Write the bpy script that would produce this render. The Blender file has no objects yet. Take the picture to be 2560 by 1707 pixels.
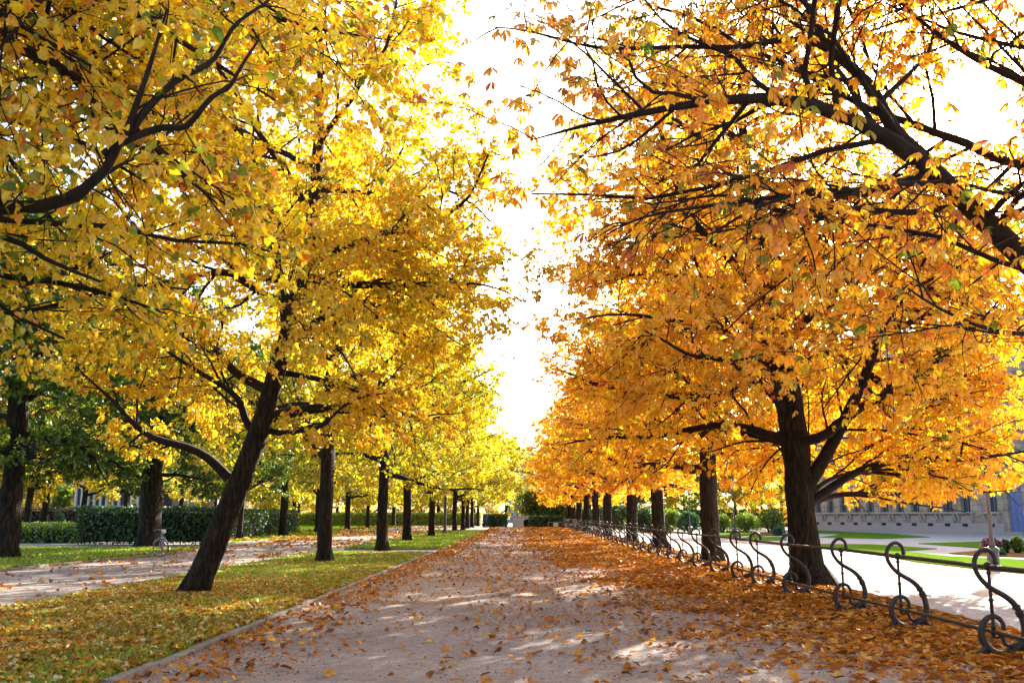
import bpy, bmesh, math, random
import numpy as np
from mathutils import Vector, Matrix
PI = math.pi
R_ = math.radians
sc = bpy.context.scene
COL = sc.collection

# ------------------------------------------------------------------ camera
F, CX, CY, EYE = 2332.0, 1280.0, 853.5, 1.6
TILT = math.atan(434.5 / F)
YAW = 25.0 / F
fwd = np.array([-math.sin(YAW) * math.cos(TILT), math.cos(YAW) * math.cos(TILT), math.sin(TILT)])
rgt = np.array([math.cos(YAW), math.sin(YAW), 0.0])
upv = np.cross(rgt, fwd)
CAM = np.array([0, 0, EYE])
def ray(x, y):
    d = fwd + rgt * (x - CX) / F + upv * (CY - y) / F
    return d / np.linalg.norm(d)
def G(x, y, z=0.0):                      # a place on the ground
    d = ray(x, y)
    return CAM + d * ((z - EYE) / d[2])
def W(x, y, Y):                          # a place at a given distance
    d = ray(x, y)
    return CAM + d * (Y / d[1])
cam_d = bpy.data.cameras.new('camera')
cam = bpy.data.objects.new('camera', cam_d)
COL.objects.link(cam)
cam.location = CAM
cam.rotation_euler = (PI / 2 + TILT, 0, YAW)
cam_d.sensor_width = 36
cam_d.lens = 36 * F / 2560
cam_d.clip_end = 5000
cam_d.clip_start = 0.05
sc.camera = cam

# ------------------------------------------------------------------ light
SUN = ray(2449, 278)
SUN_EL = math.asin(SUN[2])
SUN_AZ = math.atan2(SUN[0], SUN[1])
w = bpy.data.worlds.new('World')
sc.world = w
w.use_nodes = True
nt = w.node_tree
bg = nt.nodes['Background']
sky = nt.nodes.new('ShaderNodeTexSky')
sky.sky_type = 'NISHITA'
sky.sun_disc = False
sky.sun_elevation = SUN_EL
sky.sun_rotation = SUN_AZ
sky.air_density = 1.0
sky.dust_density = 4.0
sky.ozone_density = 1.0
nt.links.new(sky.outputs[0], bg.inputs[0])
bg.inputs[1].default_value = 0.11
sl = bpy.data.lights.new('sun', 'SUN')
sl.energy = 5.0
sl.angle = R_(0.5)
sl.color = (1.0, 0.93, 0.80)
so = bpy.data.objects.new('sun', sl)
COL.objects.link(so)
so.rotation_euler = Vector(SUN).to_track_quat('Z', 'Y').to_euler()
sc.view_settings.view_transform = 'Standard'
sc.view_settings.look = 'None'
sc.view_settings.exposure = 2.28
sc.view_settings.gamma = 1.0
cy = sc.cycles
cy.max_bounces = 12
cy.diffuse_bounces = 5
cy.transmission_bounces = 9
cy.glossy_bounces = 2
cy.caustics_reflective = False
cy.caustics_refractive = False
cy.sample_clamp_indirect = 10
cy.use_denoising = True

# ------------------------------------------------------------------ materials
def new_mat(name):
    m = bpy.data.materials.new(name)
    m.use_nodes = True
    n = m.node_tree
    n.nodes.clear()
    o = n.nodes.new('ShaderNodeOutputMaterial')
    return m, n, o
def node(n, kind, **kw):
    x = n.nodes.new(kind)
    for k, v in kw.items():
        if k in x.inputs:
            x.inputs[k].default_value = v
        else:
            setattr(x, k, v)
    return x
def ramp(n, stops, interp='LINEAR'):
    r = n.nodes.new('ShaderNodeValToRGB')
    r.color_ramp.interpolation = interp
    e = r.color_ramp.elements
    while len(e) < len(stops):
        e.new(0.5)
    for i, (p, c) in enumerate(stops):
        e[i].position = p
        e[i].color = (c[0], c[1], c[2], 1)
    return r
def leaf_mat(name, stops, trans=0.55, tboost=1.25, gloss=0.05, noise_amp=0.5, noise_scale=0.45, tree_amp=0.0):
    m, n, o = new_mat(name)
    L = n.links.new
    at = node(n, 'ShaderNodeAttribute', attribute_name='rnd')
    geo = n.nodes.new('ShaderNodeNewGeometry')
    nz = node(n, 'ShaderNodeTexNoise', Scale=noise_scale, Detail=2.0)
    L(geo.outputs['Position'], nz.inputs['Vector'])
    a = node(n, 'ShaderNodeMath', operation='MULTIPLY_ADD')
    L(nz.outputs['Fac'], a.inputs[0]); a.inputs[1].default_value = noise_amp * 2; a.inputs[2].default_value = -noise_amp
    b = node(n, 'ShaderNodeMath', operation='ADD')
    L(a.outputs[0], b.inputs[0]); L(at.outputs['Fac'], b.inputs[1])
    if tree_amp:
        oi = n.nodes.new('ShaderNodeObjectInfo')
        c = node(n, 'ShaderNodeMath', operation='MULTIPLY_ADD')
        L(oi.outputs['Random'], c.inputs[0]); c.inputs[1].default_value = tree_amp; c.inputs[2].default_value = -tree_amp / 2
        d = node(n, 'ShaderNodeMath', operation='ADD')
        L(b.outputs[0], d.inputs[0]); L(c.outputs[0], d.inputs[1]); b = d
    r0 = ramp(n, stops)
    L(b.outputs[0], r0.inputs[0])
    sp = node(n, 'ShaderNodeTexNoise', Scale=38.0, Detail=3.0)
    L(geo.outputs['Position'], sp.inputs['Vector'])
    rs = ramp(n, [(0.32, (0.62, 0.50, 0.45)), (0.48, (0.97, 0.97, 0.97)), (0.7, (1.06, 1.06, 1.1))])
    L(sp.outputs['Fac'], rs.inputs[0])
    r = node(n, 'ShaderNodeMix', data_type='RGBA', blend_type='MULTIPLY'); r.inputs[0].default_value = 1
    L(r0.outputs[0], r.inputs[6]); L(rs.outputs[0], r.inputs[7])
    df = n.nodes.new('ShaderNodeBsdfDiffuse')
    tr = n.nodes.new('ShaderNodeBsdfTranslucent')
    gl = node(n, 'ShaderNodeBsdfGlossy', Roughness=0.42)
    gl.inputs['Color'].default_value = (1, 1, 1, 1)
    mul = node(n, 'ShaderNodeMix', data_type='RGBA', blend_type='MULTIPLY')
    mul.inputs[0].default_value = 1.0
    mul.inputs[7].default_value = (tboost, tboost, tboost * 0.55, 1)
    L(r.outputs[2], mul.inputs[6])
    L(r.outputs[2], df.inputs[0]); L(mul.outputs[2], tr.inputs[0])
    mx = n.nodes.new('ShaderNodeMixShader'); mx.inputs[0].default_value = trans
    L(df.outputs[0], mx.inputs[1]); L(tr.outputs[0], mx.inputs[2])
    m2 = n.nodes.new('ShaderNodeMixShader'); m2.inputs[0].default_value = gloss
    L(mx.outputs[0], m2.inputs[1]); L(gl.outputs[0], m2.inputs[2])
    L(m2.outputs[0], o.inputs[0])
    return m
def rough_mat(name, stops, scale=6.0, detail=6.0, rough=0.9, bump=0.3, bump_scale=None, stretch=(1, 1, 1), metallic=0.0, spec=0.3, coords='Object', dist=0.02):
    m, n, o = new_mat(name)
    L = n.links.new
    tc = n.nodes.new('ShaderNodeTexCoord')
    mp = node(n, 'ShaderNodeMapping'); mp.inputs['Scale'].default_value = stretch
    L(tc.outputs[coords], mp.inputs[0])
    nz = node(n, 'ShaderNodeTexNoise', Scale=scale, Detail=detail, Roughness=0.65)
    L(mp.outputs[0], nz.inputs['Vector'])
    r = ramp(n, stops)
    L(nz.outputs['Fac'], r.inputs[0])
    p = node(n, 'ShaderNodeBsdfPrincipled', Roughness=rough, Metallic=metallic)
    p.inputs['Specular IOR Level'].default_value = spec
    L(r.outputs[0], p.inputs['Base Color'])
    if bump:
        nb = node(n, 'ShaderNodeTexNoise', Scale=bump_scale or scale * 4, Detail=4.0)
        L(mp.outputs[0], nb.inputs['Vector'])
        bp = node(n, 'ShaderNodeBump', Strength=bump, Distance=dist)
        L(nb.outputs['Fac'], bp.inputs['Height'])
        L(bp.outputs[0], p.inputs['Normal'])
    L(p.outputs[0], o.inputs[0])
    return m
def plain(name, c, rough=0.6, metallic=0.0):
    k = 0.8
    return rough_mat(name, [(0.3, [x * k for x in c]), (0.7, c)], scale=9, rough=rough, bump=0.05, metallic=metallic)
def gravel_mat(name, c1, c2, c3):
    m, n, o = new_mat(name)
    L = n.links.new
    geo = n.nodes.new('ShaderNodeNewGeometry')
    big = node(n, 'ShaderNodeTexNoise', Scale=0.35, Detail=5.0)
    mid = node(n, 'ShaderNodeTexNoise', Scale=6.0, Detail=8.0, Roughness=0.7)
    fine = node(n, 'ShaderNodeTexVoronoi', Scale=70.0)
    for x in (big, mid, fine):
        L(geo.outputs['Position'], x.inputs['Vector'])
    r1 = ramp(n, [(0.3, c1), (0.7, c2)])
    L(big.outputs['Fac'], r1.inputs[0])
    r2 = ramp(n, [(0.35, (0.72, 0.70, 0.70)), (0.65, (1.12, 1.1, 1.08))])
    L(mid.outputs['Fac'], r2.inputs[0])
    mul = node(n, 'ShaderNodeMix', data_type='RGBA', blend_type='MULTIPLY'); mul.inputs[0].default_value = 1
    L(r1.outputs[0], mul.inputs[6]); L(r2.outputs[0], mul.inputs[7])
    r3 = ramp(n, [(0.0, (0.65, 0.65, 0.65)), (0.5, (1.0, 1.0, 1.0)), (1.0, (1.25, 1.25, 1.25))])
    L(fine.outputs['Color'], r3.inputs[0])
    mu2 = node(n, 'ShaderNodeMix', data_type='RGBA', blend_type='MULTIPLY'); mu2.inputs[0].default_value = 1
    L(mul.outputs[2], mu2.inputs[6]); L(r3.outputs[0], mu2.inputs[7])
    p = node(n, 'ShaderNodeBsdfPrincipled', Roughness=0.95)
    p.inputs['Specular IOR Level'].default_value = 0.15
    L(mu2.outputs[2], p.inputs['Base Color'])
    ad = node(n, 'ShaderNodeMath', operation='ADD')
    L(fine.outputs['Distance'], ad.inputs[0]); L(mid.outputs['Fac'], ad.inputs[1])
    bp = node(n, 'ShaderNodeBump', Strength=0.5, Distance=0.012)
    L(ad.outputs[0], bp.inputs['Height']); L(bp.outputs[0], p.inputs['Normal'])
    L(p.outputs[0], o.inputs[0])
    return m

M = {}
GRN, OLV = (0.11, 0.20, 0.02), (0.30, 0.33, 0.02)
YEL, GLD, ORG, RST = (0.80, 0.66, 0.03), (0.84, 0.50, 0.02), (0.80, 0.31, 0.02), (0.55, 0.14, 0.02)
M['linden_gold'] = leaf_mat('linden_leaf_gold', [(0.0, GRN), (0.17, OLV), (0.30, YEL), (0.60, (0.82, 0.57, 0.025)), (0.80, GLD), (0.94, ORG), (1.0, RST)], noise_amp=0.38)
M['linden_yellow'] = leaf_mat('linden_leaf_yellow', [(0.0, GRN), (0.28, (0.30, 0.34, 0.02)), (0.6, (0.66, 0.54, 0.02)), (0.88, (0.70, 0.42, 0.02)), (1.0, ORG)], noise_amp=0.30, tree_amp=0.15)
M['chestnut_amber'] = leaf_mat('chestnut_leaf_amber', [(0.0, GRN), (0.08, OLV), (0.22, (0.88, 0.62, 0.02)), (0.6, (0.90, 0.52, 0.015)), (0.88, (0.88, 0.38, 0.015)), (1.0, RST)], noise_amp=0.30, trans=0.6)
M['chestnut_rust'] = leaf_mat('chestnut_leaf_rust', [(0.0, GRN), (0.07, OLV), (0.18, (0.88, 0.58, 0.02)), (0.5, (0.88, 0.42, 0.015)), (0.78, ORG), (0.95, RST)], noise_amp=0.32, trans=0.55)
M['chestnut_orange'] = leaf_mat('chestnut_leaf_orange', [(0.0, OLV), (0.10, (0.88, 0.60, 0.02)), (0.5, (0.90, 0.50, 0.015)), (0.85, (0.88, 0.36, 0.015)), (1.0, (0.7, 0.2, 0.02))], noise_amp=0.30, tree_amp=0.25, trans=0.6)
M['green_leaf'] = leaf_mat('green_leaf', [(0.0, (0.025, 0.075, 0.008)), (0.5, (0.06, 0.14, 0.012)), (0.75, (0.18, 0.24, 0.015)), (1.0, (0.6, 0.5, 0.02))], trans=0.35, noise_amp=0.3)
M['hedge_leaf'] = leaf_mat('hedge_leaf', [(0.0, (0.02, 0.055, 0.012)), (0.6, (0.04, 0.11, 0.02)), (1.0, (0.09, 0.19, 0.03))], trans=0.3, noise_amp=0.25, noise_scale=0.8, gloss=0.06)
M['hedge_lit'] = leaf_mat('hedge_leaf_lit', [(0.0, (0.34, 0.42, 0.03)), (0.6, (0.50, 0.54, 0.04)), (1.0, (0.60, 0.56, 0.06))], trans=0.55, noise_amp=0.25)  # leaf colour brightened to stand in for sunlight on the shaded hedge
M['hedge_brown'] = leaf_mat('hedge_leaf_brown', [(0.0, (0.06, 0.045, 0.03)), (0.6, (0.12, 0.09, 0.06)), (1.0, (0.13, 0.14, 0.06))], trans=0.3, noise_amp=0.25)
M['bush_bright'] = leaf_mat('bush_leaf_bright', [(0.0, (0.06, 0.14, 0.015)), (0.6, (0.14, 0.25, 0.02)), (1.0, (0.34, 0.38, 0.04))], trans=0.5, noise_amp=0.25)
M['bush_blue'] = leaf_mat('bush_leaf_bluish', [(0.0, (0.03, 0.08, 0.045)), (0.6, (0.06, 0.15, 0.07)), (1.0, (0.14, 0.24, 0.10))], trans=0.4, noise_amp=0.25)
M['blossom'] = leaf_mat('pink_blossom', [(0.0, (0.45, 0.05, 0.20)), (1.0, (0.75, 0.16, 0.40))], trans=0.4, noise_amp=0.1)
M['litter'] = leaf_mat('fallen_leaf_orange', [(0.0, (0.16, 0.055, 0.015)), (0.3, (0.42, 0.13, 0.018)), (0.7, (0.62, 0.23, 0.025)), (1.0, (0.74, 0.42, 0.06))], trans=0.2, noise_amp=0.1, gloss=0.025)
M['litter_yellow'] = leaf_mat('fallen_leaf_yellow', [(0.0, (0.20, 0.07, 0.015)), (0.3, (0.50, 0.19, 0.02)), (0.65, (0.66, 0.36, 0.03)), (0.82, (0.70, 0.50, 0.14)), (1.0, (0.74, 0.62, 0.36))], trans=0.2, noise_amp=0.1, gloss=0.025)
M['blade'] = leaf_mat('grass_blade', [(0.0, (0.08, 0.17, 0.01)), (0.5, (0.20, 0.32, 0.015)), (1.0, (0.40, 0.44, 0.03))], trans=0.4, noise_amp=0.3, noise_scale=0.7)
M['lawn'] = rough_mat('lawn_turf', [(0.3, (0.08, 0.15, 0.012)), (0.55, (0.15, 0.25, 0.015)), (0.75, (0.24, 0.30, 0.02))], scale=1.6, detail=9, bump=0.8, bump_scale=60, coords='Object', spec=0.0)
M['lawn_far'] = rough_mat('lawn_turf_short', [(0.3, (0.07, 0.15, 0.015)), (0.7, (0.13, 0.22, 0.02))], scale=2.0, detail=9, bump=0.6, bump_scale=50, spec=0.0)
M['soil'] = rough_mat('leafy_soil', [(0.3, (0.10, 0.06, 0.035)), (0.55, (0.26, 0.13, 0.04)), (0.75, (0.20, 0.20, 0.04))], scale=3.0, detail=9, bump=0.8, bump_scale=40, spec=0.0)
M['gravel'] = gravel_mat('gravel_path', (0.26, 0.212, 0.195), (0.40, 0.335, 0.298), None)
M['gravel_pale'] = gravel_mat('gravel_pale', (0.44, 0.40, 0.38), (0.52, 0.48, 0.45), None)
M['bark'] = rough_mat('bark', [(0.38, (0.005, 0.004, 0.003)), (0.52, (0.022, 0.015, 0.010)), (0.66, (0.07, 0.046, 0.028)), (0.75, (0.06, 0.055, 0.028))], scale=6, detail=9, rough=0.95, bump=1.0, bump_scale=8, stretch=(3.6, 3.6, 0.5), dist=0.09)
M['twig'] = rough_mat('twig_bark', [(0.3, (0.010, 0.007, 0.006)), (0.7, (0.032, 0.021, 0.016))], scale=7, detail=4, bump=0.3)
M['iron'] = rough_mat('wrought_iron', [(0.35, (0.028, 0.024, 0.024)), (0.65, (0.06, 0.045, 0.04)), (0.8, (0.11, 0.06, 0.04))], scale=14, rough=0.55, bump=0.35, metallic=0.2, spec=0.45)
M['kerb'] = rough_mat('kerb_stone', [(0.3, (0.15, 0.125, 0.11)), (0.7, (0.29, 0.245, 0.215))], scale=5, bump=0.5)
M['stone'] = plain('pale_stone', (0.42, 0.40, 0.38), 0.85)
M['pale_stone'] = plain('whitewashed_stone', (0.60, 0.62, 0.67), 0.85)
M['glass'] = rough_mat('window_glass', [(0.3, (0.05, 0.07, 0.09)), (0.7, (0.10, 0.13, 0.16))], scale=1.5, rough=0.08, bump=0, spec=0.6)
M['blue_door'] = rough_mat('blue_painted_wood', [(0.3, (0.13, 0.20, 0.42)), (0.7, (0.18, 0.27, 0.50))], scale=3, rough=0.5, bump=0.1)
M['white'] = plain('white_paint', (0.75, 0.76, 0.78), 0.5)
M['frame_blue'] = plain('grey_blue_frame', (0.22, 0.27, 0.33), 0.5)
M['roof'] = plain('slate_roof', (0.14, 0.18, 0.25), 0.6)
M['blue_wall'] = plain('bluish_render', (0.30, 0.38, 0.50), 0.8)
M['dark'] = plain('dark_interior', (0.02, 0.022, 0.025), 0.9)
M['frosted'] = plain('frosted_glass', (0.80, 0.80, 0.82), 0.25)
M['lamp_paint'] = plain('grey_lamp_paint', (0.10, 0.10, 0.11), 0.45)
M['rubber'] = plain('black_rubber', (0.015, 0.015, 0.016), 0.8)
M['chrome'] = plain('bright_metal', (0.55, 0.55, 0.58), 0.25, 0.9)
M['lilac'] = plain('lilac_paint', (0.42, 0.32, 0.48), 0.35)
M['blue_sign'] = plain('blue_sign_paint', (0.05, 0.10, 0.45), 0.4)
def ashlar():
    m, n, o = new_mat('ashlar_sandstone')
    L = n.links.new
    tc = n.nodes.new('ShaderNodeTexCoord')
    sp = n.nodes.new('ShaderNodeSeparateXYZ'); cb = n.nodes.new('ShaderNodeCombineXYZ')
    L(tc.outputs['Object'], sp.inputs[0]); L(sp.outputs[0], cb.inputs[0]); L(sp.outputs[2], cb.inputs[1])
    br = n.nodes.new('ShaderNodeTexBrick')
    br.inputs['Scale'].default_value = 1.0
    br.inputs['Brick Width'].default_value = 1.1
    br.inputs['Row Height'].default_value = 0.5
    br.inputs['Mortar Size'].default_value = 0.018
    br.inputs['Color1'].default_value = (0.46, 0.40, 0.30, 1)
    br.inputs['Color2'].default_value = (0.37, 0.32, 0.25, 1)
    br.inputs['Mortar'].default_value = (0.18, 0.155, 0.13, 1)
    L(cb.outputs[0], br.inputs['Vector'])
    nz = node(n, 'ShaderNodeTexNoise', Scale=0.9, Detail=6.0)
    L(tc.outputs['Object'], nz.inputs['Vector'])
    r = ramp(n, [(0.35, (0.62, 0.62, 0.64)), (0.6, (1.05, 1.05, 1.05))])
    L(nz.outputs['Fac'], r.inputs[0])
    mul = node(n, 'ShaderNodeMix', data_type='RGBA', blend_type='MULTIPLY'); mul.inputs[0].default_value = 1
    L(br.outputs['Color'], mul.inputs[6]); L(r.outputs[0], mul.inputs[7])
    p = node(n, 'ShaderNodeBsdfPrincipled', Roughness=0.9)
    L(mul.outputs[2], p.inputs['Base Color'])
    bp = node(n, 'ShaderNodeBump', Strength=0.6, Distance=0.03)
    bp.invert = True
    L(br.outputs['Fac'], bp.inputs['Height']); L(bp.outputs[0], p.inputs['Normal'])
    L(p.outputs[0], o.inputs[0])
    return m
M['ashlar'] = ashlar()

# ------------------------------------------------------------------ object helpers
def tag(o, label, cat, group=None, kind=None):
    if label: o['label'] = label
    if cat: o['category'] = cat
    if group: o['group'] = group
    if kind: o['kind'] = kind
    return o
def empty(name, loc, label, cat, group=None, rz=0.0):
    o = bpy.data.objects.new(name, None)
    o.empty_display_size = 0.3
    COL.objects.link(o)
    o.location = loc
    o.rotation_euler = (0, 0, rz)
    return tag(o, label, cat, group)
def link(name, me, mat=None, parent=None):
    o = bpy.data.objects.new(name, me)
    COL.objects.link(o)
    if mat is not None and not me.materials:
        me.materials.append(mat)
    if parent is not None:
        o.parent = parent
    return o
def np_mesh(name, verts, faces, rnd=None, smooth=False, mat_idx=None):
    """faces: list of int arrays (n,k)"""
    me = bpy.data.meshes.new(name)
    verts = np.asarray(verts, dtype=np.float32).reshape(-1, 3)
    faces = [np.asarray(f, dtype=np.int32) for f in faces if len(f)]
    me.vertices.add(len(verts))
    me.vertices.foreach_set('co', verts.ravel())
    nl = sum(f.size for f in faces); npoly = sum(len(f) for f in faces)
    me.loops.add(nl); me.polygons.add(npoly)
    me.loops.foreach_set('vertex_index', np.concatenate([f.ravel() for f in faces]))
    tot = np.concatenate([np.full(len(f), f.shape[1], dtype=np.int32) for f in faces])
    st = np.concatenate([[0], np.cumsum(tot)[:-1]]).astype(np.int32)
    me.polygons.foreach_set('loop_start', st)
    if smooth:
        me.polygons.foreach_set('use_smooth', np.ones(npoly, dtype=bool))
    if mat_idx is not None:
        me.polygons.foreach_set('material_index', np.asarray(mat_idx, dtype=np.int32))
    if rnd is not None:
        a = me.attributes.new('rnd', 'FLOAT', 'POINT')
        a.data.foreach_set('value', np.asarray(rnd, dtype=np.float32))
    me.update(calc_edges=True)
    return me
def unit(v):
    return v / np.maximum(np.linalg.norm(v, axis=-1, keepdims=True), 1e-9)

class MB:
    """collects solid shapes into one mesh"""
    def __init__(s): s.v = []; s.f = []; s.sm = []
    def add(s, v, f, smooth=False):
        o = len(s.v); s.v += [tuple(x) for x in v]; s.f += [tuple(i + o for i in q) for q in f]; s.sm += [smooth] * len(f); return s
    def box(s, a, b):
        x0, y0, z0 = a; x1, y1, z1 = b
        v = [(x0, y0, z0), (x1, y0, z0), (x1, y1, z0), (x0, y1, z0), (x0, y0, z1), (x1, y0, z1), (x1, y1, z1), (x0, y1, z1)]
        return s.add(v, [(3, 2, 1, 0), (4, 5, 6, 7), (0, 1, 5, 4), (1, 2, 6, 5), (2, 3, 7, 6), (3, 0, 4, 7)])
    def tube(s, pts, rad, n=8, closed=False):
        p = np.array(pts, float); m = len(p)
        rad = np.full(m, rad) if np.isscalar(rad) else np.array(rad, float)
        if closed: t = np.roll(p, -1, 0) - np.roll(p, 1, 0)
        else: t = np.gradient(p, axis=0)
        t = unit(t)
        ref = np.array([0, 0, 1.0]) if abs(t[0][2]) < 0.9 else np.array([1.0, 0, 0])
        u = ref - t[0] * np.dot(ref, t[0]); u /= np.linalg.norm(u)
        vs = []
        for i in range(m):
            u = u - t[i] * np.dot(u, t[i]); u /= np.linalg.norm(u)
            w_ = np.cross(t[i], u)
            for k in range(n):
                a = 2 * PI * k / n
                vs.append(p[i] + rad[i] * (math.cos(a) * u + math.sin(a) * w_))
        fs = []
        for i in range(m if closed else m - 1):
            j = (i + 1) % m
            for k in range(n):
                fs.append((i * n + k, i * n + (k + 1) % n, j * n + (k + 1) % n, j * n + k))
        if not closed:
            fs.append(tuple(range(n))[::-1]); fs.append(tuple((m - 1) * n + k for k in range(n)))
        return s.add(vs, fs, True)
    def lathe(s, prof, c=(0, 0, 0), n=12, rot=0.0):
        vs = []; fs = []
        for r, z in prof:
            for k in range(n):
                a = 2 * PI * k / n + rot
                vs.append((c[0] + r * math.cos(a), c[1] + r * math.sin(a), c[2] + z))
        for i in range(len(prof) - 1):
            for k in range(n):
                fs.append((i * n + k, i * n + (k + 1) % n, (i + 1) * n + (k + 1) % n, (i + 1) * n + k))
        fs.append(tuple(range(n))[::-1]); fs.append(tuple((len(prof) - 1) * n + k for k in range(n)))
        return s.add(vs, fs, n > 8)
    def ball(s, c, r, n=10, sz=1.0):
        prof = [(max(r * math.sin(PI * i / 8), 1e-4), -r * sz * math.cos(PI * i / 8)) for i in range(9)]
        return s.lathe(prof, c, n)
    def build(s, name, mat, parent=None):
        me = bpy.data.meshes.new(name)
        me.from_pydata(s.v, [], s.f)
        me.polygons.foreach_set('use_smooth', s.sm)
        me.update()
        return link(name, me, mat, parent)
def copy_tree(o, parent=None):
    c = o.copy(); COL.objects.link(c)
    if parent is not None: c.parent = parent
    for ch in list(o.children): copy_tree(ch, c)
    return c
def structure(name, mb, mat, kind='structure', label=None):
    o = mb.build(name, mat); o['kind'] = kind
    if label: o['label'] = label
    return o
def sheet(name, poly, z, mat, thick=0.0, noise=0.0, seed=1):
    """a flat polygon (optionally a thin slab) lying on the ground"""
    mb = MB(); n = len(poly)
    top = [(p[0], p[1], z) for p in poly]
    if thick:
        mb.add(top + [(p[0], p[1], z - thick) for p in poly], [tuple(range(n))] + [(i, i + n, (i + 1) % n + n, (i + 1) % n) for i in range(n)])
    else:
        mb.add(top, [tuple(range(n))])
    o = mb.build(name, mat)
    bm = bmesh.new(); bm.from_mesh(o.data); bmesh.ops.recalc_face_normals(bm, faces=bm.faces)
    if not thick and bm.faces[:] and bm.faces[0:1][0].normal.z < 0: bmesh.ops.reverse_faces(bm, faces=bm.faces)
    bm.to_mesh(o.data); bm.free()
    o['kind'] = 'structure'
    return o

# ------------------------------------------------------------------ leaf templates  (x = along leaf, z = normal)
def T_linden_hi():
    v = [(0, 0, 0), (0.45, 0, -0.05), (1.0, 0.05, -0.26), (0.28, 0.42, 0.15), (-0.1, 0.24, 0.10), (0.66, 0.29, -0.04),
         (0.28, -0.43, 0.11), (-0.1, -0.24, 0.04), (0.66, -0.27, 0.05)]
    f = [(0, 1, 3, 4), (1, 2, 5, 3), (1, 0, 7, 6), (2, 1, 6, 8)]
    return np.array(v), np.array(f)
def T_quad(wd=0.42):
    return np.array([(0, 0, 0), (0.42, wd, 0.07), (1, 0, -0.1), (0.42, -wd, 0.07)]), np.array([(0, 1, 2, 3)])
def T_leaflet():                               # folded obovate leaflet
    v = [(0, 0, 0), (1, 0, -0.22), (0.66, 0.20, -0.02), (0.30, 0.10, 0.03), (0.66, -0.20, -0.02), (0.30, -0.10, 0.03)]
    return np.array(v), np.array([(0, 1, 2, 3), (1, 0, 5, 4)])
def T_palm(hi=True, n=5):
    base, f = T_leaflet() if hi else (np.array([(0, 0, 0), (0.64, 0.21, 0.0), (1, 0, -0.18), (0.64, -0.21, 0.0)]), np.array([(0, 1, 2, 3)]))
    V = []; Fc = []
    for i in range(n):
        a = R_(-105 + 210 * i / (n - 1)); s = 1.0 - 0.38 * abs(i - (n - 1) / 2) / ((n - 1) / 2)
        dr = R_(38)
        p = base * s
        p = np.stack([p[:, 0] * math.cos(dr) + p[:, 2] * math.sin(dr), p[:, 1], -p[:, 0] * math.sin(dr) + p[:, 2] * math.cos(dr)], 1)
        q = np.stack([p[:, 0] * math.cos(a) - p[:, 1] * math.sin(a), p[:, 0] * math.sin(a) + p[:, 1] * math.cos(a), p[:, 2]], 1)
        Fc.append(f + len(V) * len(base)); V.append(q)
    return np.concatenate(V), np.concatenate(Fc)
T_LH, T_Q, T_PH, T_PL = T_linden_hi(), T_quad(), T_palm(True, 5), T_palm(False, 5)

def scatter(tpl, pos, ax, nrm, scale, rnd):
    tv, tf = tpl
    n = len(pos); m = len(tv)
    x = unit(ax); y = unit(np.cross(nrm, x)); z = np.cross(x, y)
    V = (pos[:, None, :] + scale[:, None, None] * (tv[None, :, 0:1] * x[:, None, :] + tv[None, :, 1:2] * y[:, None, :] + tv[None, :, 2:3] * z[:, None, :]))
    Fc = (tf[None] + (np.arange(n) * m)[:, None, None]).reshape(-1, tf.shape[1])
    return V.reshape(-1, 3), Fc, np.repeat(rnd, m)

# ------------------------------------------------------------------ trees
def tubes(P, Rr, sides):
    """P (n,k,3), Rr (n,k) -> verts, quads"""
    n, k, _ = P.shape
    T = np.empty_like(P)
    T[:, 1:-1] = P[:, 2:] - P[:, :-2]; T[:, 0] = P[:, 1] - P[:, 0]; T[:, -1] = P[:, -1] - P[:, -2]
    T = unit(T)
    ref = np.where(np.abs(T[:, :1, 2:3]) > 0.85, np.array([1.0, 0, 0]), np.array([0, 0, 1.0]))
    ref = np.broadcast_to(ref, P.shape)
    U = unit(ref - T * (T * ref).sum(-1, keepdims=True)); V = np.cross(T, U)
    a = np.arange(sides) * 2 * PI / sides
    X = P[:, :, None, :] + Rr[:, :, None, None] * (np.cos(a)[None, None, :, None] * U[:, :, None, :] + np.sin(a)[None, None, :, None] * V[:, :, None, :])
    idx = np.arange(n * k * sides).reshape(n, k, sides)
    A = idx[:, :-1, :]; B = idx[:, 1:, :]
    q = np.stack([A, np.roll(A, -1, 2), np.roll(B, -1, 2), B], -1).reshape(-1, 4)
    return X.reshape(-1, 3), q
def resample(pts, k):
    p = np.array(pts, float)
    # Catmull-Rom style smoothing
    d = np.concatenate([[0], np.cumsum(np.linalg.norm(np.diff(p, axis=0), axis=1))])
    t = np.linspace(0, d[-1], k)
    q = np.stack([np.interp(t, d, p[:, i]) for i in range(3)], 1)
    for _ in range(2):
        q[1:-1] = 0.25 * q[:-2] + 0.5 * q[1:-1] + 0.25 * q[2:]
    return q, d[-1]

class Env:
    def __init__(s, rx, ry, zc, up, low, c=(0, 0), p=2.4):
        s.rx, s.ry, s.zc, s.up, s.low, s.c, s.p = rx, ry, zc, up, low, c, p
    def val(s, P):
        z = P[..., 2] - s.zc
        rz = np.where(z > 0, s.up, s.low)
        return (np.abs((P[..., 0] - s.c[0]) / s.rx) ** 2 + np.abs((P[..., 1] - s.c[1]) / s.ry) ** 2) ** (s.p / 2) + np.abs(z / rz) ** s.p

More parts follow.
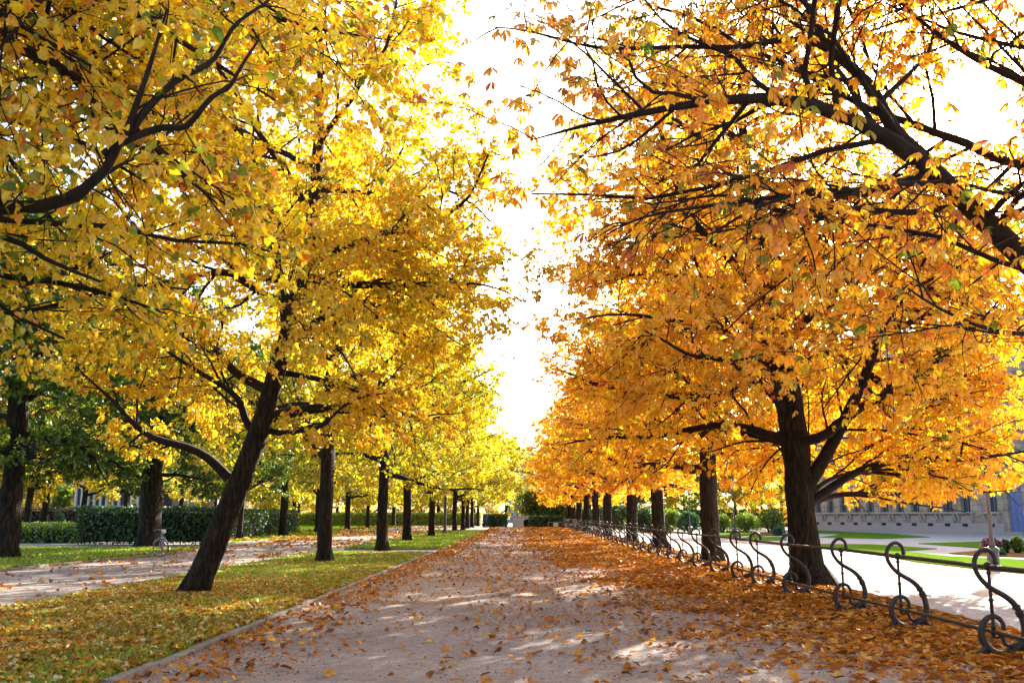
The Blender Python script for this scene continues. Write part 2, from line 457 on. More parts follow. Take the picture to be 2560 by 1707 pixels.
def children(rng, P, L, spacing, t0, t1, ang, lenf, rad_parent, env, up_bias=0.15, maxn=40):
    """children of polylines P (n,k,3) with lengths L: returns start, dir, length, radius"""
    n, k, _ = P.shape
    S, D, LL, RR = [], [], [], []
    cnt = np.clip((L * (t1 - t0) / spacing + rng.random(n)).astype(int), 1, maxn)
    bi = np.repeat(np.arange(n), cnt)
    within = np.concatenate([(np.arange(c) + rng.random(c) * 0.9) / c for c in cnt])
    t = t0 + (t1 - t0) * within
    x = t * (k - 1); i = np.clip(x.astype(int), 0, k - 2); f = (x - i)[:, None]
    st = P[bi, i] * (1 - f) + P[bi, i + 1] * f
    tg = unit(P[bi, i + 1] - P[bi, i])
    r = unit(rng.normal(size=(len(bi), 3)) * np.array([1, 1, 0.55]))
    perp = unit(r - tg * (r * tg).sum(-1, keepdims=True))
    a = ang[0] + (ang[1] - ang[0]) * rng.random(len(bi))
    d = unit(tg * np.cos(a)[:, None] + perp * np.sin(a)[:, None] + np.array([0, 0, up_bias]))
    ln = L[bi] * (lenf[0] + (lenf[1] - lenf[0]) * rng.random(len(bi))) * (1.15 - 0.75 * within)
    rp = rad_parent[bi, i] * (1 - f[:, 0]) + rad_parent[bi, i + 1] * f[:, 0]
    return st, d, ln, rp
def polylines(rng, st, d, ln, k, wander, trop, env):
    # shrink to the crown's outline
    keep = np.ones(len(st), bool)
    for _ in range(9):
        out = env.val(st + d * ln[:, None]) > 1.0
        ln = np.where(out, ln * 0.8, ln)
    P = [st]; p = st.copy(); dd = d.copy()
    for i in range(k - 1):
        dd = unit(dd + rng.normal(size=dd.shape) * wander + np.array([0, 0, trop]))
        p = p + dd * (ln / (k - 1))[:, None]
        P.append(p)
    return np.stack(P, 1), ln

def build_tree(seed, env, trunk_pts, trunk_rad, n_limbs, z_limbs, limb_len, leaf_kind, leaf_size, per_twig, extra_limbs=(),
               spacing=(0.62, 0.42, 0.26), levels=4, leaf_tpl=None, cut=None, elev=(5, 60), twig_up=0.1, flare=1.35, droop=-0.03, sparse=None, twig_r=0.006, trunk_sides=16, limb_r=1.0, rnd_s=0.2):
    rng = np.random.default_rng(seed)
    # trunk
    tk = 26
    tp, tl = resample(trunk_pts, tk)
    tt = np.linspace(0, 1, tk)
    tr = np.interp(tt, np.linspace(0, 1, len(trunk_rad)), trunk_rad)
    h = tp[:, 2]
    tr = tr * (1 + (flare - 1) * np.exp(-np.maximum(h, 0) / 0.28)) 
    tv, tq = tubes(tp[None], tr[None], trunk_sides)
    # knobbly bark outline
    cen = np.repeat(tp, trunk_sides, 0); off = tv - cen
    ph = np.tile(np.arange(trunk_sides), tk) * 2 * PI / trunk_sides
    hh = np.repeat(h, trunk_sides)
    s1, s2, s3 = rng.random(3) * 6
    k = 1 + 0.07 * np.sin(3 * ph + s1 + hh * 0.5) + 0.05 * np.sin(5 * ph + s2 - hh * 1.1) + 0.05 * np.sin(hh * 5 + s3 + 2 * ph)
    k += 0.24 * np.exp(-np.maximum(hh, 0) / 0.28) * np.sin(5 * ph + s3)
    tv = cen + off * k[:, None]
    trunk = np_mesh('trunk', tv, [tq], smooth=True)
    # limbs
    LP, LL, LR = [], [], []
    kk = 18
    zs = np.linspace(z_limbs[0], z_limbs[1], n_limbs) if n_limbs else np.array([])
    az = rng.random() * 6.28 + np.arange(n_limbs) * 2.399
    for i in range(n_limbs):
        j = int(np.argmin(np.abs(h - zs[i])))
        f = i / max(1, n_limbs - 1)
        el = R_(elev[0] + (elev[1] - elev[0]) * f + rng.normal() * 6)
        d = np.array([math.cos(az[i]) * math.cos(el), math.sin(az[i]) * math.cos(el), math.sin(el)])
        ln = limb_len * (1.0 - 0.25 * f) * (0.85 + 0.3 * rng.random())
        P, l2 = polylines(rng, tp[j][None], d[None], np.array([ln]), kk, 0.13, (0.05 if f < 0.5 else 0.0) + droop, env)
        r0 = min(tr[j] * 0.62, 0.075 * (ln / 6.0) + 0.05) * limb_r
        LP.append(P[0]); LL.append(l2[0]); LR.append(np.linspace(r0, 0.018, kk))
    for pts, r0, r1 in extra_limbs:
        q, ln = resample(pts, kk)
        wv = np.cumsum(rng.normal(size=(kk, 3)) * 0.055, 0)
        for _ in range(3): wv[1:-1] = 0.25 * wv[:-2] + 0.5 * wv[1:-1] + 0.25 * wv[2:]
        wv -= np.linspace(0, 1, kk)[:, None] * wv[-1] * 0.5; wv -= wv[0]
        q = q + wv
        LP.append(q); LL.append(ln); LR.append(min(r1, .007) + (r0 - min(r1, .007)) * (1 - np.linspace(0, 1, kk)) ** 0.9)
    # leader carries branches too
    top = tp[h > z_limbs[0]]
    if len(top) > 3:
        q, ln = resample(top, kk); LP.append(q); LL.append(ln * 0.55); LR.append(np.interp(np.linspace(0, 1, kk), [0, 1], [0.02, 0.015]))
    LP = np.array(LP); LL = np.array(LL); LR = np.array(LR)
    nb = len(LP) - (1 if len(top) > 3 else 0)
    bv, bq, off = [], [], 0
    def addt(P, Rr, sides):
        nonlocal off
        v, q = tubes(P, Rr, sides); bv.append(v); bq.append(q + off); off += len(v)
    addt(LP[:nb], LR[:nb], 8)
    st, d, ln, rp = children(rng, LP, LL, spacing[0], 0.16, 1.0, (R_(35), R_(65)), (0.34, 0.62), LR, env, 0.12)
    P2, l2 = polylines(rng, st, d, ln, 7, 0.15, droop, env)
    r2 = np.clip(rp * 0.5, 0.009, 0.034)[:, None] * np.linspace(1, 0.3, 7)[None]
    ok = l2 > 0.25
    if cut is not None: ok &= ~(cut(P2[:, 1:]).any(1))
    P2, l2, r2 = P2[ok], l2[ok], r2[ok]
    addt(P2, r2, 6)
    st, d, ln, rp = children(rng, P2, l2, spacing[1], 0.12, 1.0, (R_(30), R_(62)), (0.34, 0.62), r2, env, 0.08)
    P3, l3 = polylines(rng, st, d, ln, 5, 0.16, droop, env)
    r3 = np.clip(rp * 0.5, twig_r * .8, 0.011)[:, None] * np.linspace(1, 0.35, 5)[None]
    ok = l3 > 0.15
    if cut is not None: ok &= ~cut(P3.mean(1))
    P3, l3, r3 = P3[ok], l3[ok], r3[ok]
    addt(P3, r3, 4)
    if levels > 3:
        st, d, ln, rp = children(rng, P3, np.maximum(l3, 0.5), spacing[2], 0.15, 1.0, (R_(25), R_(60)), (0.3, 0.6), r3, env, twig_up)
        ln = np.clip(ln, 0.15, 0.7)
        P4, l4 = polylines(rng, st, d, ln, 3, 0.18, droop, env)
        if cut is not None:
            ok = ~cut(P4.mean(1)); P4, l4 = P4[ok], l4[ok]
        r4 = np.full(len(P4), twig_r * 0.6)[:, None] * np.linspace(1, 0.5, 3)[None]
        addt(P4, r4, 3)
        tips = P4
    else:
        tips = P3
    branches = np_mesh('branches', np.concatenate(bv), [np.concatenate(bq)], smooth=True)
    # leaves
    n = len(tips); m = int(math.ceil(per_twig)); frac = per_twig / m
    kq = tips.shape[1]
    t = rng.random((n, m)) ** 0.8 * (kq - 1)
    i = np.clip(t.astype(int), 0, kq - 2); f = (t - i)[..., None]
    rows = np.arange(n)[:, None]
    pos = (tips[rows, i] * (1 - f) + tips[rows, i + 1] * f).reshape(-1, 3)
    td = np.repeat(unit(tips[:, -1] - tips[:, 0]), m, 0)
    keep = rng.random(len(pos)) < 0.95 * frac
    if sparse is not None: keep &= rng.random(len(pos)) < sparse(pos)
    if cut is not None: keep &= ~cut(pos)
    pos, td = pos[keep], td[keep]
    nl = len(pos)
    if leaf_kind == 'linden':
        ax = unit(0.45 * td + 0.75 * rng.normal(size=(nl, 3)) * np.array([1, 1, .6]) + np.array([0, 0, -0.55]))
        nr = unit(rng.normal(size=(nl, 3)) * 0.75 + np.array([0, 0, 0.55]))
        pos = pos + ax * leaf_size * 0.45 + rng.normal(size=(nl, 3)) * 0.03
    else:
        hz = td * np.array([1, 1, 0.3]) + rng.normal(size=(nl, 3)) * 0.7 * np.array([1, 1, 0.4])
        ax = unit(hz + np.array([0, 0, -0.25]))
        nr = unit(rng.normal(size=(nl, 3)) * 0.45 + np.array([0, 0, 1.0]))
        pos = pos + ax * leaf_size * 0.5 + rng.normal(size=(nl, 3)) * 0.04
    sz = leaf_size * np.clip(rng.normal(1.0, 0.22, nl), 0.5, 1.5)
    rn = np.clip(rng.normal(0.5, rnd_s, nl), 0, 1)
    V, Fq, rr = scatter(leaf_tpl, pos, ax, nr, sz, rn)
    crown = np_mesh('crown', V, [Fq], rnd=rr)
    return trunk, branches, crown, nl
def tree_object(name, meshes, loc, label, cat, group, leaf, rz=0.0, scale=1.0):
    e = empty(name, loc, label, cat, group, rz)
    e.scale = (scale, scale, scale)
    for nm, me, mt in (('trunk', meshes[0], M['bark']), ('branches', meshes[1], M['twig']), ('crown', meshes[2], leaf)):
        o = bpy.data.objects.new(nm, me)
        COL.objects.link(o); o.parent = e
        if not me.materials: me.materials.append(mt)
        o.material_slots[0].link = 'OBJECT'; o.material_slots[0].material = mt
    return e
COUNT = {}
RX, LX = 6.5, -6.8
def at_x(px, X):                                  # distance at which something X aside shows at px
    d = ray(px, 1288); return d[1] / d[0] * X
R_Y = [at_x(p, RX) for p in (2015, 1765, 1637, 1572, 1522, 1485)]
L_Y = [at_x(p, LX) for p in (495, 811, 945, 1028, 1077)]

def suncut(base, rad):  # crown gap shaped to imitate sun glare; also clears twigs near the camera
    base = np.array(base)
    def f(p):
        v = p + base - CAM
        t = v @ SUN
        d = np.linalg.norm(v - t[..., None] * SUN, axis=-1)
        ang = d / np.maximum(t, 0.3)
        wob = 1 + 0.16 * np.sin(p[..., 0] * 9.1 + p[..., 2] * 7.3) + 0.14 * np.sin(p[..., 1] * 13 + p[..., 2] * 17)
        return ((t > 0) & (ang < rad * wob)) | (np.linalg.norm(v, axis=-1) < 2.6)
    return f

# --- the leaning linden (first of the left row)
b = G(495, 1487); b[2] = 0
def rel(px, py, Y): return W(px, py, Y) - b
Y1 = b[1]
tp = [rel(478, 1500, Y1), rel(520, 1400, Y1), rel(585, 1230, Y1), rel(655, 1070, Y1 - .1), rel(690, 930, Y1 - .2), rel(735, 790, Y1 - .2), rel(770, 640, Y1 - .1), rel(790, 480, Y1), rel(800, 300, Y1 + .1), rel(800, 120, Y1), rel(800, -40, Y1)]
tp[0][2] = -0.1
ex = [
    ([rel(572, 1195, Y1), rel(520, 1130, Y1 - .3), rel(470, 1090, Y1 - .6), rel(390, 1060, Y1 - 1.0), rel(290, 980, Y1 - 1.4), rel(190, 930, Y1 - 1.8)], 0.11, 0.02),
    ([rel(668, 1075, Y1), rel(760, 1062, Y1 - .3), rel(845, 1050, Y1 - .6), rel(880, 1005, Y1 - .8), rel(960, 960, Y1 - 1)], 0.075, 0.02),
    ([rel(640, 1090, Y1), rel(600, 1000, Y1 - .3), rel(540, 960, Y1 - .6), rel(440, 900, Y1 - 1.2), rel(330, 800, Y1 - 1.5)], 0.09, 0.02),
    ([rel(765, 690, Y1), rel(840, 697, Y1), rel(1000, 697, Y1 - .2), rel(1120, 700, Y1 - .3), rel(1235, 700, Y1 - .4), rel(1305, 735, Y1 - .5)], 0.09, 0.02),
    ([rel(700, 880, Y1), rel(800, 800, Y1 + .4), rel(900, 770, Y1 + .8), rel(1050, 830, Y1 + .8), rel(1180, 900, Y1 + .6)], 0.09, 0.02),
    ([rel(690, 930, Y1), rel(790, 950, Y1 - .2), rel(900, 985, Y1 - .5), rel(1030, 1040, Y1 - .8)], 0.07, 0.02),
    ([rel(740, 780, Y1), rel(640, 740, Y1 - .7), rel(520, 660, Y1 - 1.5), rel(420, 600, Y1 - 2.2)], 0.09, 0.02),
    ([rel(760, 660, Y1), rel(860, 590, Y1), rel(980, 560, Y1), rel(1120, 575, Y1), rel(1220, 560, Y1)], 0.08, 0.015),
]
envL = Env(6.8, 6.4, 6.6, 9.3, 3.9, c=(1.0, 0))
L1 = build_tree(11, envL, tp, [0.25, 0.235, 0.22, 0.205, 0.165, 0.145, 0.14, 0.12, 0.09, 0.06, 0.03], 17, (3.6, 13.5), 6.4, 'linden', 0.078, 14, ex, leaf_tpl=T_LH, elev=(8, 55), spacing=(0.36, 0.24, 0.175))
tree_object('linden_tree', L1, b, 'strongly leaning yellow-leaved tree at the front of the grass strip', 'tree', 'trees in the left avenue row', M['linden_gold'])
COUNT['L1'] = L1[3]

# --- linden standing beside the camera, trunk out of frame
b = np.array([LX - 0.6, 8.2, 0.0])
ex = [
    ([rel(-900, 560, 8.0), rel(-400, 560, 7.0), rel(-60, 500, 6.3), rel(60, 505, 6.1), rel(150, 470, 6.0), rel(260, 385, 5.9), rel(322, 350, 5.9), rel(350, 270, 5.8), rel(400, 90, 5.6), rel(440, -40, 5.5)], 0.13, 0.018),
    ([rel(-900, 300, 8.2), rel(-350, 60, 7.8), rel(-20, 90, 7.6), rel(150, 150, 7.4), rel(280, 230, 7.3), rel(420, 400, 7.2), rel(560, 520, 7.1)], 0.13, 0.02),
    ([rel(-900, 420, 8.6), rel(-300, 270, 8.6), rel(0, 295, 8.5), rel(110, 340, 8.4), rel(230, 380, 8.3), rel(420, 470, 8.2)], 0.11, 0.018),
    ([rel(-900, 0, 8.4), rel(-300, -200, 7.5), rel(100, -60, 6.9), rel(350, 60, 6.6), rel(560, 230, 6.5), rel(740, 340, 6.5)], 0.11, 0.015),
    ([rel(-900, 500, 8.6), rel(-300, 640, 8.6), rel(40, 640, 8.6), rel(260, 690, 8.6), rel(440, 760, 8.6)], 0.09, 0.015),
    ([rel(-900, 0, 8.8), rel(-200, -280, 9), rel(400, -120, 9.2), rel(700, 60, 9.3), rel(1000, 90, 9.4)], 0.10, 0.015),
    ([rel(322, 350, 5.9), rel(440, 250, 5.8), rel(560, 130, 5.8), rel(620, 20, 5.8)], 0.03, 0.012),
    ([rel(262, 385, 5.9), rel(420, 340, 5.8), rel(560, 250, 5.7), rel(640, 120, 5.7)], 0.03, 0.012),
]
envL0 = Env(6.6, 6.2, 6.4, 9.0, 3.6)
tp = [(0, 0, -0.1), (0, 0, 1), (0.05, 0, 3), (0.1, 0.1, 5), (0.1, 0.1, 8), (0, 0, 11), (0, 0, 14.5)]
L0 = build_tree(23, envL0, tp, [0.34, 0.32, 0.29, 0.25, 0.18, 0.1, 0.03], 14, (3.6, 12.5), 6.4, 'linden', 0.074, 8.6, ex, leaf_tpl=T_LH, cut=suncut(b, 0.0), elev=(5, 55), spacing=(0.38, 0.26, 0.19), limb_r=0.7, rnd_s=0.26)
tree_object('linden_tree', L0, b, 'yellow tree whose trunk is outside the frame, branches reaching in at top left', 'tree', 'trees in the left avenue row', M['linden_gold'])
COUNT['L0'] = L0[3]

# --- first chestnut in view
b = G(2013, 1462); b[2] = 0
Y1 = b[1]
tp = [rel(2030, 1480, Y1), rel(2020, 1400, Y1), rel(2003, 1290, Y1), rel(1996, 1180, Y1), rel(1985, 1090, Y1), rel(1965, 960, Y1), rel(1945, 820, Y1), rel(1915, 680, Y1 + .1), rel(1890, 560, Y1 + .1), rel(1860, 380, Y1), rel(1850, 200, Y1), rel(1850, 60, Y1)]
tp[0][2] = -0.1
ex = [
    ([rel(2018, 1215, Y1), rel(2060, 1150, Y1 - .1), rel(2105, 1060, Y1 - .3), rel(2160, 960, Y1 - .4), rel(2195, 830, Y1 - .5), rel(2215, 690, Y1 - .5), rel(2240, 520, Y1 - .5), rel(2260, 380, Y1 - .4)], 0.17, 0.03),
    ([rel(2022, 1255, Y1), rel(2075, 1215, Y1 - .2), rel(2135, 1175, Y1 - .4), rel(2260, 1150, Y1 - .8), rel(2400, 1148, Y1 - 1.2), rel(2480, 1125, Y1 - 1.4), rel(2570, 1110, Y1 - 1.6), rel(2680, 1110, Y1 - 1.8)], 0.11, 0.02),
    ([rel(1975, 1060, Y1), rel(1930, 985, Y1 - .2), rel(1870, 955, Y1 - .5), rel(1800, 995, Y1 - .8), rel(1690, 1005, Y1 - 1.2), rel(1600, 985, Y1 - 1.5), rel(1500, 930, Y1 - 1.7)], 0.11, 0.02),
    ([rel(2024, 1262, Y1), rel(2110, 1222, Y1 + .5), rel(2260, 1215, Y1 + 1.0), rel(2420, 1222, Y1 + 1.2), rel(2580, 1236, Y1 + 1.4)], 0.08, 0.02),
    ([rel(2024, 1240, Y1), rel(2070, 1185, Y1 + .6), rel(2130, 1170, Y1 + 1.4), rel(2200, 1200, Y1 + 2.4), rel(2260, 1225, Y1 + 3.2)], 0.06, 0.02),
    ([rel(2010, 1230, Y1 + .2), rel(2040, 1150, Y1 + 1.5), rel(2090, 1150, Y1 + 3), rel(2120, 1180, Y1 + 4.2)], 0.07, 0.02),
    ([rel(2195, 830, Y1 - .5), rel(2330, 790, Y1 - .6), rel(2460, 800, Y1 - .6), rel(2620, 840, Y1 - .6)], 0.08, 0.02),
    ([rel(2215, 690, Y1 - .5), rel(2340, 640, Y1 - .2), rel(2480, 650, Y1), rel(2640, 640, Y1)], 0.07, 0.02),
    ([rel(2175, 900, Y1 - .4), rel(2300, 900, Y1 + .8), rel(2440, 930, Y1 + 1.4), rel(2620, 940, Y1 + 1.8)], 0.07, 0.02),
    ([rel(2140, 1172, Y1 - .4), rel(2280, 1190, Y1 - .9), rel(2400, 1205, Y1 - 1.5), rel(2540, 1210, Y1 - 2.2)], 0.05, 0.02),
    ([rel(2160, 960, Y1 - .4), rel(2260, 1060, Y1 - .2), rel(2400, 1080, Y1), rel(2580, 1060, Y1)], 0.08, 0.02),
    ([rel(1950, 930, Y1), rel(1920, 905, Y1 - .3), rel(1885, 880, Y1 - .6), rel(1800, 800, Y1 - 1.0), rel(1680, 790, Y1 - 1.4), rel(1500, 780, Y1 - 1.8), rel(1380, 800, Y1 - 2)], 0.10, 0.02),
    ([rel(2170, 930, Y1 - .4), rel(2280, 975, Y1 - .6), rel(2400, 985, Y1 - .8), rel(2560, 1000, Y1 - 1)], 0.10, 0.02),
    ([rel(1940, 800, Y1), rel(1830, 720, Y1), rel(1700, 680, Y1), rel(1560, 690, Y1), rel(1420, 740, Y1)], 0.10, 0.02),
    ([rel(1990, 1120, Y1), rel(1900, 1080, Y1 + 1), rel(1780, 1060, Y1 + 2), rel(1640, 1080, Y1 + 2.6)], 0.09, 0.02),
]
envR = Env(7.4, 6.6, 5.9, 9.0, 3.95, c=(-0.1, 0), p=3.2)
R1 = build_tree(31, envR, tp, [0.37, 0.34, 0.32, 0.325, 0.29, 0.26, 0.22, 0.17, 0.13, 0.10, 0.06, 0.03], 22, (3.1, 13), 6.8, 'chestnut', 0.135, 3.6, ex, leaf_tpl=T_PH, elev=(0, 55), cut=suncut(b, 0.034), flare=1.75, spacing=(0.38, 0.25, 0.18), droop=-0.05)
tree_object('chestnut_tree', R1, b, 'thick-trunked orange-leaved tree just behind the iron fence, two limbs forking to the right', 'tree', 'trees in the right avenue row', M['chestnut_amber'])
COUNT['R1'] = R1[3]

# --- chestnut to the right of the camera, trunk out of frame
b = np.array([RX + 0.2, 10.0, 0.0])
ex = [
    ([rel(2900, 960, 9.9), rel(2720, 740, 9.5), rel(2560, 605, 9.2), rel(2430, 500, 9.0), rel(2310, 400, 8.8), rel(2230, 360, 8.7), rel(2130, 320, 8.6), rel(2040, 265, 8.6), rel(1900, 245, 8.6), rel(1700, 250, 8.7), rel(1480, 300, 8.8), rel(1330, 330, 8.9)], 0.155, 0.010),
    ([rel(2310, 400, 8.8), rel(2215, 320, 9.0), rel(2165, 250, 9.1), rel(2110, 170, 9.2), rel(2060, 70, 9.3), rel(2010, -30, 9.4), rel(1960, -140, 9.5)], 0.085, 0.035),
    ([rel(2370, 520, 9.0), rel(2280, 530, 8.8), rel(2180, 545, 8.6), rel(2070, 560, 8.4), rel(1960, 545, 8.3), rel(1840, 530, 8.2), rel(1660, 590, 8.1)], 0.036, 0.009),
    ([rel(2300, 440, 8.8), rel(2180, 420, 8.4), rel(2060, 400, 8.1), rel(1900, 420, 7.8), rel(1720, 500, 7.6), rel(1560, 560, 7.5)], 0.036, 0.009),
    ([rel(2900, 500, 10), rel(2700, 260, 9.8), rel(2560, 170, 9.7), rel(2420, 130, 9.6), rel(2300, 60, 9.6), rel(2180, -40, 9.6)], 0.08, 0.03),
    ([rel(2900, 820, 10.2), rel(2700, 560, 9.9), rel(2560, 475, 9.8), rel(2430, 425, 9.7), rel(2320, 450, 9.6), rel(2180, 470, 9.5)], 0.05, 0.01),
    ([rel(2900, 300, 10.4), rel(2720, 60, 10.2), rel(2560, 30, 10), rel(2400, 20, 9.9), rel(2230, -50, 9.8)], 0.05, 0.01),
    ([rel(2900, 600, 11), rel(2720, 420, 11), rel(2580, 350, 11), rel(2520, 200, 11), rel(2440, 60, 11)], 0.04, 0.01),
    ([rel(2080, 130, 9.2), rel(1960, 80, 8.9), rel(1800, 90, 8.7), rel(1640, 60, 8.5), rel(1480, 20, 8.4), rel(1300, 30, 8.3)], 0.036, 0.009),
    ([rel(2900, 960, 9.9), rel(2700, 860, 9), rel(2520, 840, 8.4), rel(2400, 800, 8), rel(2250, 730, 7.6)], 0.045, 0.009),
    ([rel(1960, 255, 8.6), rel(1860, 160, 8.6), rel(1740, 80, 8.6), rel(1640, -40, 8.6)], 0.03, 0.01),
    ([rel(2900, 200, 10), rel(2600, -100, 10), rel(2300, -160, 10), rel(2000, -160, 10), rel(1700, -60, 10), rel(1450, 60, 10)], 0.06, 0.01),
]
tp = [(0, 0, -0.1), (0, 0, 1), (0.0, 0, 3), (0.1, 0.1, 5), (0.1, 0.1, 8), (0, 0, 11), (0, 0, 14.5)]
envR0 = Env(7.9, 6.6, 5.9, 9.0, 3.6, c=(-0.2, 0))
R0 = build_tree(48, envR0, tp, [0.38, 0.36, 0.33, 0.27, 0.2, 0.1, 0.03], 10, (3.4, 12.5), 6.8, 'chestnut', 0.125, 1.3, ex, leaf_tpl=T_PH, elev=(8, 58), cut=suncut(b, 0.034), spacing=(0.27, 0.20, 0.16), droop=-0.03, limb_r=0.55, twig_r=0.005, rnd_s=0.26,
                sparse=lambda p: np.where(p[:, 2] < 3.1, 0.25, np.where(p[:, 0] < -4.6, 0.42, np.where(p[:, 2] > 5.5, 0.62, 0.9))))
tree_object('chestnut_tree', R0, b, 'orange tree whose trunk is outside the frame, big bough rising from right edge', 'tree', 'trees in the right avenue row', M['chestnut_rust'])
COUNT['R0'] = R0[3]

# --- trees further down: a few shared meshes
def straight(H, lean=0.0, seed=0):
    r = random.Random(seed)
    return [(0, 0, -0.1)] + [(lean * z + r.uniform(-.06, .06) * (z > 1), r.uniform(-.06, .06) * (z > 1), z) for z in (0.8, 1.7, 2.6, 3.5, 5, 7, 9.5, 12, H)]
TR = [0.245, 0.235, 0.225, 0.22, 0.215, 0.18, 0.14, 0.10, 0.06, 0.03]
env_l = Env(6.7, 6.3, 6.9, 8.3, 4.35, p=2.8)
env_c = Env(6.9, 6.5, 6.0, 8.4, 3.25, p=3.2)
TRC = [0.34, 0.32, 0.305, 0.30, 0.28, 0.22, 0.17, 0.11, 0.06, 0.03]
lin_mid = [build_tree(101 + i, env_l, straight(14.5, 0.01 * i, i), TR, 19, (3.5, 13), 6.4, 'linden', 0.12, 9, leaf_tpl=T_Q, levels=4, spacing=(0.38, 0.27, 0.20), elev=(8, 58), droop=-0.02) for i in range(2)]
che_mid = [build_tree(131 + i, env_c, straight(14, -0.01 * i, i + 5), TRC, 19, (3.2, 12.5), 6.8, 'chestnut', 0.15, 3.5, leaf_tpl=T_PL, levels=4, spacing=(0.38, 0.27, 0.20), elev=(0, 58), droop=-0.045, limb_r=1.4) for i in range(2)]
lin_far = [build_tree(151 + i, env_l, straight(14.5, 0.01 * i, i + 9), TR, 15, (3.3, 13), 6.4, 'linden', 0.20, 16, leaf_tpl=T_Q, levels=3, spacing=(0.45, 0.24, 0.3), elev=(8, 58), trunk_sides=12) for i in range(2)]
che_far = [build_tree(171 + i, env_c, straight(14, 0.01 * i, i + 13), TRC, 15, (3.1, 12.5), 6.8, 'chestnut', 0.23, 6, leaf_tpl=T_PL, levels=3, spacing=(0.45, 0.24, 0.3), elev=(0, 58), droop=-0.045, limb_r=1.4, trunk_sides=12) for i in range(2)]
env_s = Env(6.6, 6.4, 6.0, 8.3, 5.2)
lin_low = [build_tree(191 + i, env_s, straight(14, 0.01, i + 21), TR, 20, (1.2, 12.5), 6.6, 'linden', 0.24, 16, leaf_tpl=T_Q, levels=3, spacing=(0.42, 0.24, 0.3), elev=(-12, 58), trunk_sides=10) for i in range(2)]
env_d = Env(6.6, 6.4, 6.9, 8.0, 4.2)
lin_dense = build_tree(197, env_d, straight(14.5, 0.01, 33), TR, 22, (3.2, 13), 6.6, 'linden', 0.14, 14, leaf_tpl=T_Q, levels=4, spacing=(0.38, 0.27, 0.20), elev=(-4, 58))
for nm, s in (('dn', [lin_dense]), ('ls', lin_low), ('lm', lin_mid), ('cm', che_mid), ('lf', lin_far), ('cf', che_far)): COUNT[nm] = [x[3] for x in s]
rr = random.Random(5)
ordn = ['first', 'second', 'third', 'fourth', 'fifth', 'sixth', 'seventh', 'eighth', 'ninth', 'tenth', 'eleventh', 'twelfth']
gL, gR = 'trees in the left avenue row', 'trees in the right avenue row'
for i, Y in enumerate(L_Y[1:] + [96, 108, 120, 132, 145]):
    meshes = lin_mid[i % 2] if Y < 60 else lin_far[i % 2]
    lab = 'yellow-leaved tree on the grass strip, %s beyond the leaning tree' % ordn[i] if i < 4 else 'distant yellow tree in the left row, %s past the dark lamp post' % ordn[i - 4]
    tree_object('linden_tree', meshes, (LX + rr.uniform(-.25, .25), Y, 0), lab, 'tree', gL, M['linden_yellow'], rz=rr.uniform(0, 6.28), scale=rr.uniform(.95, 1.05))
for i, Y in enumerate(R_Y[1:] + [95, 106, 117, 128]):
    meshes = che_mid[i % 2] if Y < 60 else che_far[i % 2]
    lab = 'orange-leaved tree behind the iron fence, %s beyond the thick forked one' % ordn[i]
    tree_object('chestnut_tree', meshes, (RX + rr.uniform(-.2, .2), Y, 0), lab, 'tree', gR, M['chestnut_orange'], rz=rr.uniform(0, 6.28), scale=rr.uniform(.95, 1.05))
# second row on the left (beyond the second path)
g2 = 'trees in the second row on the left'
row2 = [(22, 35, 'green', 'dark-trunked green tree at the far left edge of the lawn'), (378, 48.5, 'green', 'thick dark-trunked green tree next to the bicycle'),
        (601, 64, 'green', 'slim green tree at the corner of the dark hedge, behind the leaning trunk'), (710, 76, 'yellow', 'forked yellow-green tree at the end of the dark hedge'),
        (797, 89, 'yellow', 'yellow tree half hidden behind the second avenue trunk'), (869, 103, 'yellow', 'yellow tree between the second and third avenue trunks, nearer one'),
        (920, 117, 'yellow', 'slim yellow tree just left of the third avenue trunk'), (984, 138, 'yellow', 'yellow tree between the third and fourth avenue trunks, before the pale hedge')]
for i, (px, Y, kind, lab) in enumerate(row2):
    X = W(px, 1290, Y)[0]
    meshes = lin_dense if kind == 'green' else lin_far[i % 2]
    e = tree_object('linden_tree', meshes, (X, Y, 0), lab, 'tree', g2, M['green_leaf' if kind == 'green' else 'linden_yellow'], rz=rr.uniform(0, 6.28), scale=rr.uniform(.95, 1.08))
    wd = (1.6, 2.4, 0.8, 1.3, 1.2, 1.2, 0.9, 1.1)[i]
    for ch in e.children:
        if ch.name.startswith('trunk'): ch.scale = (wd, wd, 1)
g3 = 'trees behind the hedges on the left'
row3 = [(70, 66, 'yellow', 'yellow tree behind the low hedge, left of the others there'), (112, 70, 'yellow', 'slanting yellow tree behind the low hedge, second from the left edge'),
        (208, 76, 'yellow', 'yellow tree with a side limb in front of the glass pavilion'), (314, 84, 'yellow', 'yellow tree before the right end of the glass pavilion'),
        (452, 97, 'yellow', 'yellow tree in front of the pale stone house'), (537, 110, 'yellow', 'thin tree beside the right corner of the pale stone house'),
        (735, 142, 'yellow', 'broad-based yellow tree before the pale trimmed hedge')]
for i, (px, Y, kind, lab) in enumerate(row3):
    X = W(px, 1290, Y)[0]
    tree_object('linden_tree', lin_far[i % 2], (X, Y, 0), lab, 'tree', g3, M['green_leaf' if kind == 'green' else 'linden_yellow'], rz=rr.uniform(0, 6.28), scale=rr.uniform(.9, 1.05))
g4 = 'far trees closing the view on the left'
for i in range(17):
    X = -88 + i * 5.3 + rr.uniform(-1, 1); Y = 166 + rr.uniform(-5, 10)
    tree_object('linden_tree', lin_low[i % 2], (X, Y, 0), 'yellow tree of the far wood behind the pale hedge', 'tree', g4, M['linden_yellow'], rz=rr.uniform(0, 6.28), scale=rr.uniform(1.0, 1.25))
